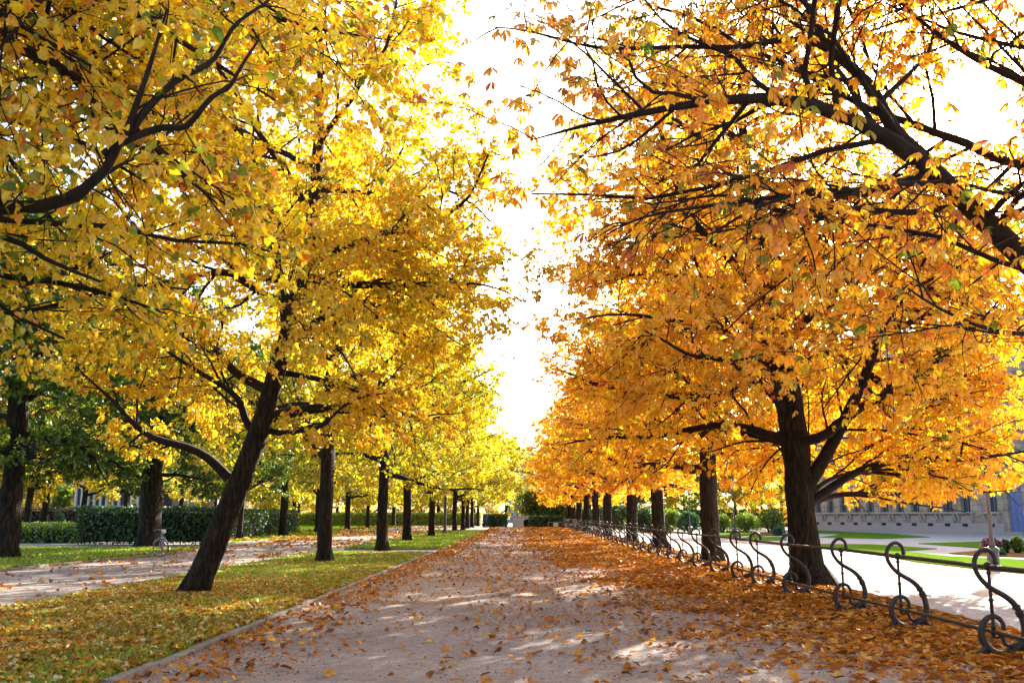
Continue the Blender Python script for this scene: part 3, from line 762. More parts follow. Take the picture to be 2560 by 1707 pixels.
for i in range(9):
    X = -84 + i * 6.2 + rr.uniform(-1, 1); Y = 127 + rr.uniform(-4, 8)
    tree_object('linden_tree', lin_low[i % 2], (X, Y, 0), 'yellow-green tree of the far wood behind the glass pavilion', 'tree', 'far trees behind the pavilion', M['linden_yellow'], rz=rr.uniform(0, 6.28), scale=rr.uniform(.95, 1.15))
for i in range(2):
    X = -58 + i * 9 + rr.uniform(-1, 1); Y = 82 + i * 4 + rr.uniform(-3, 3)
    tree_object('linden_tree', lin_dense, (X, Y, 0), 'dark green tree in the shade behind the hedges at far left', 'tree', 'shaded trees behind the hedges', M['green_leaf'], rz=rr.uniform(0, 6.28), scale=rr.uniform(.95, 1.1))
g5 = 'far trees beyond the right lawns'
g5l = ['dark green tree behind the bluish hedge, leftmost of the far right trees', 'bluish green tree behind the hedge, seen just left of the third fence-side trunk', 'low green tree behind the bluish hedge near the distant pale lamp',
       'yellow tree far behind the fence, near the small distant lamps', 'dull green tree far behind the round bright bushes', 'yellow tree far behind the round bright bushes', 'orange tree left of the sandstone palace, farther one', 'yellow tree at the left end of the sandstone palace']
for i, (px, Y, mt) in enumerate([(1475, 148, 'green_leaf'), (1560, 146, 'bush_blue'), (1640, 143, 'bush_blue'), (1712, 140, 'linden_yellow'), (1775, 136, 'bush_bright'), (1838, 128, 'linden_yellow'), (1905, 130, 'chestnut_orange'), (1955, 112, 'linden_yellow')]):
    X = W(px, 1290, Y)[0]
    tree_object('park_tree', lin_low[i % 2], (X, Y, 0), g5l[i], 'tree', g5, M[mt], rz=rr.uniform(0, 6.28), scale=rr.uniform(.8, .95))
# ------------------------------------------------------------------ ground, paths, lawns
mb = MB(); mb.add([(-1500, -300, -0.012), (1500, -300, -0.012), (1500, 2500, -0.012), (-1500, 2500, -0.012)], [(0, 1, 2, 3)])
structure('ground', mb, M['gravel'])
sheet('main_path', [(-3.9, -12), (5.2, -12), (5.2, 170), (-3.9, 170)], -0.004, M['gravel'])
sheet('leafy_verge', [(4.9, -12), (6.2, -12), (7.1, 8), (6.95, 14), (7.25, 21), (6.9, 30), (7.2, 46), (7.0, 128), (4.9, 128)], 0.02, M['soil'], 0.03)
sheet('forecourt', [(6.6, -12), (90, -12), (90, 110), (6.6, 110)], 0.004, M['gravel_pale'])
S1 = [(-8.75, -12), (-4.0, -12), (-4.0, 41.5), (-8.9, 41.5)]
S2 = [(-8.5, 45.5), (-3.85, 45.5), (-3.75, 98), (-8.3, 98)]
sheet('lawn', S1, 0.045, M['lawn'], 0.06)
sheet('lawn', S2, 0.045, M['lawn'], 0.06)
S3 = [(-60, 8), (-15.4, 8), (-15.3, 30), (-14.9, 39), (-15.2, 46.5), (-60, 47)]
sheet('lawn', S3, 0.045, M['lawn'], 0.06)
def R2(p): return G(560 + p[0] / 3.267, 1100 + p[1] / 3.267)[:2]
def R4(p): return G(1700 + p[0] / 3.921, 1080 + p[1] / 3.921)[:2]
def R5(p): return G(2000 + p[0] / 3.1357, 1150 + p[1] / 3.1357)[:2]
def R6(p): return G(1980 + p[0] / 4.055, 1100 + p[1] / 4.055)[:2]
S4 = [R2(p) for p in [(40, 845), (150, 822), (540, 800), (800, 772), (1100, 737), (1480, 706), (1390, 692), (730, 692), (540, 702), (430, 722), (160, 775)]]
sheet('lawn', S4, 0.04, M['lawn'], 0.05)
sheet('lawn', [R5(p) for p in [(140, 660), (560, 662), (1075, 697), (800, 715), (450, 714), (140, 690)]], 0.04, M['lawn_far'], 0.05)
sheet('lawn', [R5(p) for p in [(470, 717), (800, 718), (1160, 755), (1756, 785), (1900, 790), (1900, 905), (1756, 893), (1400, 858), (900, 800)]], 0.04, M['lawn_far'], 0.05)
sheet('lawn', [R6(p) for p in [(200, 914), (1000, 950), (1400, 984), (900, 1000), (280, 986), (420, 968), (510, 952), (200, 946)]], 0.04, M['lawn_far'], 0.05)
sheet('lawn', [R5(p) for p in [(930, 655), (1430, 640), (1900, 640), (1900, 692), (1400, 690), (1100, 668)]], 0.04, M['lawn_far'], 0.05)
sheet('lawn', [R4(p) for p in [(300, 998), (900, 975), (930, 985), (660, 1014), (480, 1032), (300, 1022)]], 0.04, M['lawn_far'], 0.05)
sheet('lawn', [R4(p) for p in [(555, 1046), (700, 1026), (1040, 1030), (1045, 1061), (580, 1066)]], 0.04, M['lawn_far'], 0.05)
sheet('flower_bed', [R5(p) for p in [(1170, 735), (1430, 712), (1900, 712), (1900, 765), (1400, 754)]], 0.05, M['soil'], 0.05)
sheet('flower_bed', [R4(p) for p in [(670, 1015), (900, 990), (1020, 1008), (700, 1023)]], 0.055, M['soil'], 0.05)

# kerb stones of the two strips, laid in slightly uneven lengths
def kerb(pts, wd, ht, seed):
    r = random.Random(seed); mb = MB()
    for (ax, ay), (bx, by) in zip(pts[:-1], pts[1:]):
        L = math.hypot(bx - ax, by - ay); ux, uy = (bx - ax) / L, (by - ay) / L; nx, ny = -uy, ux
        s = 0.0
        while s < L - 0.05:
            e = min(L, s + r.uniform(0.9, 1.4)); o = r.uniform(-.012, .012); h = ht + r.uniform(-.012, .012); g = 0.006
            P = [(s + g, -wd / 2 + o), (e - g, -wd / 2 + o), (e - g, wd / 2 + o), (s + g, wd / 2 + o)]
            bt = [(ax + ux * a + nx * q, ay + uy * a + ny * q) for a, q in P]
            c = [(sum(p[0] for p in bt) / 4), (sum(p[1] for p in bt) / 4)]
            v = [(x, y, -0.03) for x, y in bt] + [(x, y, h - 0.012) for x, y in bt] + [(c[0] + (x - c[0]) * (0.99) - nx * 0.012 * (1 if k in (2, 3) else -1), c[1] + (y - c[1]) * 0.99 - ny * 0.012 * (1 if k in (2, 3) else -1), h) for k, (x, y) in enumerate(bt)]
            f = [(0, 1, 5, 4), (1, 2, 6, 5), (2, 3, 7, 6), (3, 0, 4, 7), (4, 5, 9, 8), (5, 6, 10, 9), (6, 7, 11, 10), (7, 4, 8, 11), (8, 9, 10, 11)]
            mb.add(v, f); s = e
    return mb
structure('kerb', kerb([(-3.93, -10), (-3.93, 41.5), (-8.9, 41.55)], 0.11, 0.06, 1), M['kerb'])
structure('kerb', kerb([(-8.5, 45.45), (-3.8, 45.45), (-3.7, 98)], 0.11, 0.06, 2), M['kerb'])
structure('kerb', kerb([(-15.33, 12), (-15.25, 30), (-14.85, 39), (-15.15, 46)], 0.12, 0.06, 3), M['kerb'])

# ------------------------------------------------------------------ fallen leaves and grass
rg = np.random.default_rng(77)
GR = rg.random((64, 64))
def vnoise(x, y, s):
    x = x / s; y = y / s
    xi = np.floor(x).astype(int); yi = np.floor(y).astype(int); fx = x - xi; fy = y - yi
    fx = fx * fx * (3 - 2 * fx); fy = fy * fy * (3 - 2 * fy)
    g = lambda a, b_: GR[a % 64, b_ % 64]
    return (g(xi, yi) * (1 - fx) + g(xi + 1, yi) * fx) * (1 - fy) + (g(xi, yi + 1) * (1 - fx) + g(xi + 1, yi + 1) * fx) * fy
def fbm(x, y, s): return 0.55 * vnoise(x, y, s) + 0.3 * vnoise(x + 7.7, y + 3.1, s * .45) + 0.15 * vnoise(x + 1.3, y + 9.2, s * .2)
def sm(a, b_, x):
    t = np.clip((x - a) / (b_ - a), 0, 1); return t * t * (3 - 2 * t)
def litter(name, x0, x1, y0, y1, dens, dmax, size, mat, zf, kind, far=40.0, label=None):
    A = (x1 - x0) * (y1 - y0); n = int(A * dmax)
    x = x0 + (x1 - x0) * rg.random(n); y = y0 + (y1 - y0) * rg.random(n)
    lod = np.maximum(1.0, y / far)
    k = rg.random(n) < dens(x, y) / dmax / lod ** 2
    # inside the frame (with a margin)
    k &= np.abs(x) < 4 + 0.75 * np.maximum(y, 0)
    x, y, lod = x[k], y[k], lod[k]; n = len(x)
    a = rg.random(n) * 2 * PI
    ax = np.stack([np.cos(a), np.sin(a), rg.normal(0, 0.22, n)], 1)
    nr = unit(np.stack([rg.normal(0, .38, n), rg.normal(0, .38, n), np.ones(n)], 1))
    sz = size * np.clip(rg.normal(1, .28, n), .45, 1.7) * lod
    z = zf(x, y) + 0.012 + sz * 0.14 + rg.random(n) * 0.012
    pos = np.stack([x, y, z], 1) - ax * (sz * 0.5)[:, None]
    if kind == 'leaflet':
        tv, tf = T_leaflet(); tv = tv.copy(); tv[:, 1] *= 1.35; tv[:, 2] *= 1.0
    else:
        tv, tf = T_linden_hi(); tv = tv.copy(); tv[:, 2] *= 1.5
    V, Fq, r_ = scatter((tv, tf), pos, ax, nr, sz, rg.random(n))
    V[:, 2] = np.maximum(V[:, 2], np.repeat(zf(x, y), len(tv)) + 0.005)
    o = link(name, np_mesh(name, V, [Fq], rnd=r_), mat)
    o['kind'] = 'stuff'
    if label: o['label'] = label
    COUNT[name + str(len(COUNT))] = n
    return o
flat = lambda z: (lambda x, y: np.full(len(x), z))
def d_right(x, y):
    edge = 2.5 - 1.3 * sm(10, 50, y) + 1.6 * (fbm(x, y, 2.6) - 0.5) * 2
    core = sm(edge - 1.2, edge + 1.4, x) * (0.35 + 0.65 * sm(0.30, 0.62, fbm(x + 40, y, 1.1) + 0.22 * sm(3.2, 5.4, x)))
    return 200 * core + 4
litter('fallen_leaves', -1.0, 7.0, 5, 128, lambda x, y: d_right(x, y) * 1.0 * (1 - 0.9 * sm(6.4, 7.1, x)), 236, 0.125, M['litter'], lambda x, y: np.where(x > 4.9, 0.02, -0.004), 'leaflet', far=38, label='orange leaves heaped along the fence side of the path')
def d_mid(x, y):
    return 4.0 + 42 * sm(-2.2, -3.85, x) * (0.4 + fbm(x, y, 1.3)) + 9 * sm(0.45, 0.75, fbm(x, y, 2.0)) + 5 * sm(12, 40, y) * sm(0.4, 0.7, fbm(x + 9, y, 3.5)) * 2
litter('fallen_leaves', -3.85, 2.5, 5, 120, d_mid, 75, 0.088, M['litter'], flat(-0.004), 'linden', far=35, label='scattered brown leaves on the gravel path')
litter('leaf_crumbs', -3.85, 6.8, 5, 60, lambda x, y: 25 + 130 * sm(.38, .7, fbm(x, y, 1.5)) + 90 * sm(-2.3, -3.8, x), 240, 0.034, M['litter'], lambda x, y: np.where(x > 4.9, 0.02, -0.004), 'leaflet', far=16, label='small leaf crumbs on the gravel path')
def d_strip(x, y):
    return (420 * (1 - 0.88 * sm(12, 34, y)) + 9) * (0.25 + 1.0 * sm(0.25, 0.7, fbm(x + 3, y, 1.6)))
litter('fallen_leaves', -8.8, -3.98, 5, 41, d_strip, 460, 0.072, M['litter_yellow'], flat(0.05), 'linden', far=30, label='yellow and brown leaves lying on the grass strip')
litter('fallen_leaves', -15.3, -8.9, 12, 90, lambda x, y: 2.5 + 10 * sm(0.5, 0.75, fbm(x, y, 2.5)) + 14 * sm(45, 60, y) * sm(.35, .6, fbm(x, y, 4)) + 30 * sm(-14.7, -15.3, x) * sm(25, 36, y) + 10 * sm(-9.6, -8.9, x), 50, 0.10, M['litter'], flat(-0.012), 'linden', far=32, label='scattered leaves on the second gravel path')
litter('fallen_leaves', -24, -15.3, 24, 47, lambda x, y: 3 + 22 * sm(-17.5, -15.3, x) * sm(28, 40, y), 26, 0.10, M['litter_yellow'], flat(0.05), 'linden', far=32, label='yellow leaves on the lawn edge near the bicycle')
litter('fallen_leaves', -24, -8, 58, 130, lambda x, y: 12 * sm(.35, .65, fbm(x, y, 4)), 12, 0.11, M['litter_yellow'], flat(0.045), 'linden', far=34, label='yellow leaves on the far left lawn')
litter('fallen_leaves', -8.3, -3.8, 46, 97, lambda x, y: 6 * sm(.4, .7, fbm(x, y, 3)) + 1, 8, 0.10, M['litter_yellow'], flat(0.045), 'linden', far=34, label='sparse leaves on the second grass strip')

def grass(name, x0, x1, y0, y1, dens, h, z, label):
    n = int((x1 - x0) * (y1 - y0) * dens)
    x = x0 + (x1 - x0) * rg.random(n); y = y0 + (y1 - y0) * rg.random(n) ** 1.25
    k = (np.abs(x) < 3 + 0.6 * y) & (rg.random(n) < 0.35 + 0.9 * fbm(x, y, 1.2)); x, y = x[k], y[k]; n = len(x)
    a = rg.random(n) * 2 * PI; hh = h * np.clip(rg.normal(1, .35, n), .4, 2)
    wd = hh * 0.14 * np.maximum(1, y / 16)
    b0 = np.stack([x, y, np.full(n, z)], 1)
    sd = np.stack([np.cos(a), np.sin(a), np.zeros(n)], 1) * wd[:, None]
    ln = np.stack([rg.normal(0, .5, n), rg.normal(0, .5, n), np.ones(n)], 1) * hh[:, None]
    V = np.stack([b0 - sd, b0 + sd, b0 + ln], 1).reshape(-1, 3)
    o = link(name, np_mesh(name, V, [np.arange(n * 3).reshape(-1, 3)], rnd=np.repeat(rg.random(n), 3)), M['blade'])
    o['kind'] = 'stuff'; o['label'] = label
grass('grass', -8.95, -4.0, 6, 41, 1500, 0.05, 0.044, 'short green grass of the leaf-strewn strip')
grass('grass', -8.5, -3.85, 45.6, 97, 260, 0.08, 0.044, 'short green grass of the second strip')
grass('grass', -27, -15.4, 24, 46.4, 420, 0.07, 0.044, 'short green grass of the left lawn')

# ------------------------------------------------------------------ hedges and bushes
def leaf_box(a, b_, n, size, seed, top_round=0.06):
    """leaf cards over the faces of a clipped hedge; a b = opposite corners"""
    r = np.random.default_rng(seed)
    a = np.array(a, float); b_ = np.array(b_, float); d = b_ - a
    area = np.array([d[1] * d[2], d[1] * d[2], d[0] * d[2], d[0] * d[2], d[0] * d[1]])
    w_ = r.choice(5, n, p=area / area.sum())
    p = a + d * r.random((n, 3)); nm = np.zeros((n, 3))
    for i, (axs, side) in enumerate([(0, 0), (0, 1), (1, 0), (1, 1), (2, 1)]):
        k = w_ == i
        p[k, axs] = (a if side == 0 else b_)[axs]; nm[k, axs] = 1 if side else -1
    bumps = 0.05 * np.sin(p[:, 0] * 2.3) * np.sin(p[:, 1] * 1.9 + p[:, 2] * 3)
    p = p + nm * (bumps + r.normal(0, .045, n))[:, None]
    ax = unit(r.normal(size=(n, 3)) * .8 + np.array([0, 0, .35])); nr = unit(nm + r.normal(size=(n, 3)) * .7)
    return scatter(T_Q, p, ax, nr, size * np.clip(r.normal(1, .25, n), .5, 1.6), r.random(n))
def hedge(a, b_, n, size, mat, label, seed, group=None, name='hedge', stems=False):
    ox, oy = (a[0] + b_[0]) / 2, (a[1] + b_[1]) / 2
    e = empty(name, (ox, oy, 0), label, 'hedge', group)
    A = (a[0] - ox, a[1] - oy, a[2]); B = (b_[0] - ox, b_[1] - oy, b_[2])
    V, Fq, r_ = leaf_box(A, B, n, size, seed)
    link('foliage', np_mesh('foliage', V, [Fq], rnd=r_), mat, e)
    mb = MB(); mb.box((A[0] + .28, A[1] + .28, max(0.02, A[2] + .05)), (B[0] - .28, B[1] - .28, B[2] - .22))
    if stems or A[2] > 0.05:
        rs = random.Random(seed); m = int((B[0] - A[0]) * 3) + 2
        for i in range(m):
            x = A[0] + .15 + (B[0] - A[0] - .3) * i / (m - 1) + rs.uniform(-.05, .05)
            mb.tube([(x, A[1] + .15, 0), (x + rs.uniform(-.1, .1), A[1] + .2, A[2] + .25)], 0.025, 5)
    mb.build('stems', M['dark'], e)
    return e
def hx(px, Y): return W(px, 1290, Y)[0]
hedge((hx(192, 52.3), 52.3, 0.12), (-16.9, 53.6, 1.95), 9000, 0.13, M['hedge_leaf'], 'tall dark green clipped hedge behind the bicycle', 1)
# the hedge running away from its corner
hedge((-22.0, 68, 0.1), (-20.7, 88, 1.95), 8000, 0.15, M['hedge_leaf'], 'dark hedge running back behind the leaning trunk', 2)
hedge((-42, 56, 0.0), (hx(203, 56), 70, 0.95), 40000, 0.15, M['bush_bright'], 'low flat-topped bright green hedge at the left edge', 3)
hedge((-70, 92, 0.0), (hx(215, 92), 93.5, 2.25), 6000, 0.2, M['hedge_brown'], 'greyish brown hedge behind the low green one', 4)
hedge((-39, 155, 0.0), (-7.0, 156.5, 1.85), 16000, 0.24, M['hedge_lit'], 'long pale green trimmed hedge across the end of the left lawns', 5)
hedge((hx(1209, 133), 133, 0.0), (hx(1265, 133), 134.5, 1.65), 3000, 0.2, M['hedge_leaf'], 'short dark box hedge left of the pale gateway', 6)
hedge((hx(1325, 127), 127, 0.0), (hx(1408, 127), 128.5, 1.4), 3500, 0.2, M['hedge_leaf'], 'dark box hedge behind the white notice board', 7)
hedge((7.6, 131, 0.0), (60, 133, 2.2), 12000, 0.3, M['bush_blue'], 'long bluish green hedge behind the forecourt', 8)

def blob(lobes, n, size, seed, low=0.0):
    r = np.random.default_rng(seed)
    L = np.array(lobes, float); wts = L[:, 3] ** 2; k = r.choice(len(L), n, p=wts / wts.sum())
    d = unit(r.normal(size=(n, 3))); rad = L[k, 3] * (0.62 + 0.42 * r.random(n) ** .5)
    rad = rad * (1 + .16 * np.sin(d[:, 0] * 7 + k) * np.sin(d[:, 2] * 6 + d[:, 1] * 5))
    p = L[k, :3] + d * rad[:, None]; p[:, 2] = np.abs(p[:, 2] - low) + low + 0.04
    ax = unit(d * .6 + r.normal(size=(n, 3)) * .7); nr = unit(d + r.normal(size=(n, 3)) * .7)
    return scatter(T_Q, p, ax, nr, size * np.clip(r.normal(1, .25, n), .5, 1.6), r.random(n))
def bush(px, ybase, ytop, halfw, mat, label, seed, n=3500, size=0.13, name='bush', cat='bush', group=None, extra=None, Y=None):
    g = G(px, ybase) if Y is None else np.array([W(px, 1290, Y)[0], Y, 0.0])
    H = EYE + (1288 - ytop) / F * g[1]; Rw = halfw / F * g[1]
    e = empty(name, (g[0], g[1], 0), label, cat, group)
    r = random.Random(seed); lob = []
    for i in range(11):
        rr_ = Rw * r.uniform(.32, .52); x = r.uniform(-1, 1) * (Rw - rr_); y = r.uniform(-1, 1) * (Rw - rr_) * .7
        z = max(rr_ * .5, (H - rr_) * (1 - .55 * (x / max(Rw, .01)) ** 2) * r.uniform(.35, 1.0)); lob.append((x, y, z, rr_))
    rr_ = Rw * .5; lob.append((0, 0, max(0.2, H - rr_), rr_))
    V, Fq, r_ = blob(lob, n, size, seed)
    link('foliage', np_mesh('foliage', V, [Fq], rnd=r_), mat, e)
    mb = MB()
    for i in range(7):
        a = r.uniform(0, 6.28); mb.tube([(0.1 * math.cos(a), 0.1 * math.sin(a), 0), (Rw * .3 * math.cos(a), Rw * .3 * math.sin(a), H * .4), (Rw * .55 * math.cos(a), Rw * .5 * math.sin(a), H * .75)], [0.05, 0.035, 0.015], 5)
    mb.build('stems', M['twig'], e)
    if extra:
        V, Fq, r_ = blob([(x, y, z, q * 1.06) for x, y, z, q in lob if z > H * .2], extra[0], extra[1], seed + 1)
        link('blossom', np_mesh('blossom', V, [Fq], rnd=r_), M['blossom'], e)
    return e
gb = 'bushes beyond the forecourt'
bush(1500, 1326, 1268, 34, M['bush_blue'], 'bluish green bush behind the fence, leftmost of its row', 1, group=gb, n=5000, size=.2)
bush(1552, 1328, 1262, 40, M['bush_blue'], 'bluish green bush behind the fence, second from the left of its row', 21, group=gb, n=6000, size=.2)
bush(1605, 1330, 1268, 44, M['bush_blue'], 'wide bluish green bush seen between the third and second fence-side trunks', 2, group=gb, n=6000, size=.18)
bush(1668, 1331, 1272, 40, M['bush_bright'], 'pale green bush left of the second fence-side trunk', 3, group=gb, n=5000, size=.16)
bush(1722, 1332, 1280, 30, M['bush_blue'], 'greyish green bush behind the distant pale lamp', 22, group=gb, n=4000, size=.16)
bush(1806, 1331, 1284, 34, M['bush_bright'], 'round bright green bush right of the second fence-side trunk', 4, group=gb, n=3000)
bush(1866, 1331, 1282, 34, M['bush_bright'], 'bright green bush in the middle of the lit lawn', 5, group=gb, n=3000)
bush(1925, 1333, 1268, 42, M['bush_bright'], 'large light green bush left of the thick forked trunk', 6, group=gb, n=4000)
bush(1948, 1339, 1314, 18, M['bush_blue'], 'small dark bluish shrub left of the thick forked trunk', 7, group=gb, n=1500, size=.1)
bush(2480, 1384, 1345, 25, M['hedge_leaf'], 'pink flowering bush next to the grey lamp post', 8, n=2200, size=.09, name='flowering_bush', extra=(1100, .10))
bush(2515, 1384, 1350, 13, M['hedge_leaf'], 'small dark green bush right of the pink flowers', 9, n=1200, size=.08)
bush(2545, 1384, 1343, 14, M['bush_bright'], 'light leafy shrub right of the pink flowers', 10, n=1000, size=.1)
bush(2503, 1390, 1379, 12, M['bush_blue'], 'low grey green cushion plant at foot of the pink flowers', 11, n=700, size=.06)
bush(1335, 0, 1222, 52, M['green_leaf'], 'broad dark evergreen bush above the box hedge at the end of the path', 12, n=9000, size=.26, Y=140)
bush(1395, 0, 1246, 46, M['green_leaf'], 'dark evergreen bush behind the white notice board', 13, n=7000, size=.26, Y=138)
bush(150, 0, 1215, 34, M['bush_bright'], 'light green bush left of the glass pavilion', 14, n=5000, size=.25, Y=104)
bush(130, 1350, 1325, 12, M['bush_bright'], 'small yellowish shrub in front of the low hedge', 15, n=700, size=.09)
bush(108, 1351, 1331, 9, M['bush_bright'], 'tiny yellowish shrub in front of the low hedge', 16, n=500, size=.09)
bush(150, 0, 1280, 16, M['bush_blue'], 'grey green rose bush before the brown hedge', 17, n=900, size=.14, Y=88)

# ------------------------------------------------------------------ wrought iron fence
s = 1.19 / 768
def P2(pts): return [((x - 1365 - 0.094 * (y - 820)) * s, 0, (1480 - y) * s + 0.02) for x, y in pts]
def spline(pts, k=4):
    p = np.array(pts, float); p = np.concatenate([[2 * p[0] - p[1]], p, [2 * p[-1] - p[-2]]]); out = []
    for i in range(1, len(p) - 2):
        for j in range(k):
            t = j / k
            out.append(0.5 * ((2 * p[i]) + (-p[i - 1] + p[i + 1]) * t + (2 * p[i - 1] - 5 * p[i] + 4 * p[i + 1] - p[i + 2]) * t * t + (-p[i - 1] + 3 * p[i] - 3 * p[i + 1] + p[i + 2]) * t ** 3))
    out.append(p[-2]); return np.array(out)
fence = empty('iron_fence', (5.45, 8.3, 0), 'dark wrought iron fence of S-shaped scroll posts and two rails along the path', 'fence')
def make_post():
    sp = spline(P2([(1421, 805), (1412, 762), (1385, 728), (1340, 713), (1295, 735), (1266, 785), (1268, 845), (1292, 900), (1340, 958), (1405, 1005), (1500, 1058), (1565, 1115), (1612, 1190), (1640, 1275), (1638, 1350), (1600, 1412), (1540, 1453), (1470, 1472), (1400, 1450), (1347, 1400), (1320, 1335), (1324, 1268), (1358, 1218), (1405, 1200), (1450, 1216), (1480, 1258), (1484, 1300)]))
    t = np.linspace(0, 1, len(sp))
    rad = np.interp(t, [0, .1, .3, .42, .5, .62, .75, .9, 1], [.027, .027, .029, .037, .042, .044, .042, .029, .024])
    mb = MB(); mb.tube(sp, rad, 9); mb.ball(sp[0], 0.032, 8)
    for f in (0.335, 0.44, 0.455, 0.47):                                 # collars
        i = int(f * (len(sp) - 1)); mb.tube([sp[i] - (sp[i + 1] - sp[i]) * .35, sp[i] + (sp[i + 1] - sp[i]) * .35], rad[i] * (1.3 if f > .4 else 1.15), 9)
    post = mb.build('post', M['iron'], fence)
    for pts in ([(1350, 1392), (1345, 1430), (1325, 1456), (1302, 1466)], [(1628, 1392), (1640, 1430), (1668, 1458), (1702, 1464)]):
        mb = MB(); q = spline(P2(pts), 3); mb.tube(q, np.linspace(.044, .026, len(q)), 8); mb.ball(q[-1], .034, 8)
        mb.build('foot', M['iron'], post)
    mb = MB(); q = spline(P2([(1400, 1335), (1432, 1352), (1462, 1340), (1478, 1352), (1492, 1395), (1532, 1412), (1572, 1402), (1606, 1396)]), 3)
    mb.tube(q, np.linspace(.018, .026, len(q)), 7); mb.build('scroll', M['iron'], post)
    mb = MB(); zt, zb = 1.02, 0.27
    mb.lathe([(.022, zb), (.022, zb + .05), (.030, zb + .055), (.030, zb + .075), (.020, zb + .085), (.020, .62), (.030, .625), (.030, .645), (.018, .655), (.018, zt - .1), (.028, zt - .09), (.028, zt - .07), (.019, zt - .06), (.019, zt)], n=9)
    mb.ball((0, 0, zt), .05, 9); mb.ball((0, 0, zb), .036, 9)
    mb.build('rod', M['iron'], post)
    return post
py = [11.27, 13.94, 16.4, 19.6, 22.2, 24.3, 27.1]
while py[-1] < 124: py.append(py[-1] + 2.64)
p0 = make_post()
for i, y in enumerate(py):
    p = p0 if i == 0 else copy_tree(p0, fence)
    p.location = (rr.uniform(-.015, .015), y - 8.3, 0); p.rotation_euler.z = rr.uniform(-.03, .03) if i else 0.0
for nm, z, r_ in (('top_rail', 1.02, .028), ('bottom_rail', 0.275, .025)):
    mb = MB(); mb.tube([(rr.uniform(-.012, .012), y - 8.3, z + rr.uniform(-.012, .012)) for y in [8.3] + py], r_, 8); mb.build(nm, M['iron'], fence)

# ------------------------------------------------------------------ sandstone palace on the right
A = G(2039, 1325.6); B = G(2468, 1335.5)
dv = (B - A)[:2]; dl = np.linalg.norm(dv); dv = dv / dl
ang = math.atan2(dv[1], dv[0])
def U(px):
    d = ray(px, 1300)
    # A + u*dv = t*d
    mtx = np.array([[dv[0], -d[0]], [dv[1], -d[1]]]); u, t = np.linalg.solve(mtx, -A[:2]); return u, t * d[1]
pal = empty('palace', (A[0], A[1], 0), 'long sandstone palace wing with arched windows and blue double door', 'building', rz=ang)
ucs = [U(p)[0] for p in (2213, 2249, 2285, 2324, 2368, 2416.5, 2483)]
pitch = (ucs[-2] - ucs[0]) / 5
wins = [u for u in (ucs[0] + pitch * (i - 6) for i in range(12)) if u > -1.9] + [ucs[-1]]
Yw = U(2416)[1]
SILL = EYE + (1288 - 1279) / F * Yw; ATOP = EYE + (1288 - 1210) / F * Yw
hw = pitch * 0.27; SPR = ATOP - hw
du = U(2541)[0]; dhw = abs(U(2560)[0] - U(2526)[0]) * .55
U0, U1 = -2.6, du + dhw + 16
PH = 20.0
mb = MB()
def wall_strip(openings, u0, u1, z0, z1, dep=0.45):
    x = u0
    for uc, h, sill, spr, arch in openings:
        mb.add([(x, 0, z0), (uc - h, 0, z0), (uc - h, 0, z1), (x, 0, z1)], [(0, 1, 2, 3)])
        if sill > z0: mb.add([(uc - h, 0, z0), (uc + h, 0, z0), (uc + h, 0, sill), (uc - h, 0, sill)], [(0, 1, 2, 3)])
        prof = [(uc - h, spr), (uc + h, spr)] if not arch else [(uc - h * math.cos(a), spr + h * math.sin(a)) for a in np.linspace(0, PI, 11)]
        for (a0, b0), (a1, b1) in zip(prof[:-1], prof[1:]):
            mb.add([(a0, 0, b0), (a1, 0, b1), (a1, 0, z1), (a0, 0, z1)], [(0, 1, 2, 3)])
        ring = [(uc - h, sill)] + prof + [(uc + h, sill)]
        for (a0, b0), (a1, b1) in zip(ring, ring[1:] + ring[:1]):
            mb.add([(a0, 0, b0), (a0, dep, b0), (a1, dep, b1), (a1, 0, b1)], [(0, 1, 2, 3)])
        x = uc + h
    mb.add([(x, 0, z0), (u1, 0, z0), (u1, 0, z1), (x, 0, z1)], [(0, 1, 2, 3)])
op1 = sorted([(u, hw, SILL, SPR, True) for u in wins] + [(du, dhw, 0.25, 4.4, True)])
wall_strip(op1, U0, U1, 0, 7.0)
op2 = [(u, hw * .9, 8.4, 11.2, False) for u in wins]; wall_strip(op2, U0, U1, 7.0, 12.6)
op3 = [(u, hw * .9, 13.6, 16.0, False) for u in wins]; wall_strip(op3, U0, U1, 12.6, 18.6)
mb.add([(U0, 0, 0), (U0, 14, 0), (U0, 14, 18.6), (U0, 0, 18.6)], [(0, 1, 2, 3)])
mb.add([(U1, 0, 0), (U1, 14, 0), (U1, 14, 18.6), (U1, 0, 18.6)], [(3, 2, 1, 0)])
mb.add([(U0, 14, 0), (U1, 14, 0), (U1, 14, 18.6), (U0, 14, 18.6)], [(3, 2, 1, 0)])
mb.build('wall', M['ashlar'], pal)
mb = MB(); mb.box((U0 - .05, -.32, 0), (du - dhw - .3, -.004, .62)); mb.box((U0 - .05, -.2, .624), (du - dhw - .3, -.004, .95)); mb.box((du + dhw + .3, -.32, 0), (U1 + .05, -.004, .62))
mb.build('plinth', M['stone'], pal)
for z in (6.6, 12.3, 18.3):
    mb = MB(); mb.box((U0 - .1, -.35, z), (U1 + .1, -.004, z + .22)); mb.box((U0 - .1, -.55, z + .224), (U1 + .1, -.004, z + .42)); mb.build('cornice', M['ashlar'], pal)
mb = MB(); mb.add([(U0 - .4, -.6, 18.73), (U1 + .4, -.6, 18.73), (U1 + .4, 14.4, 18.73), (U0 - .4, 14.4, 18.73), (U0 + 3, 6, 21), (U1 - 3, 6, 21)], [(0, 1, 5, 4), (2, 3, 4, 5), (1, 2, 5), (3, 0, 4), (3, 2, 1, 0)]); mb.build('roof', M['roof'], pal)
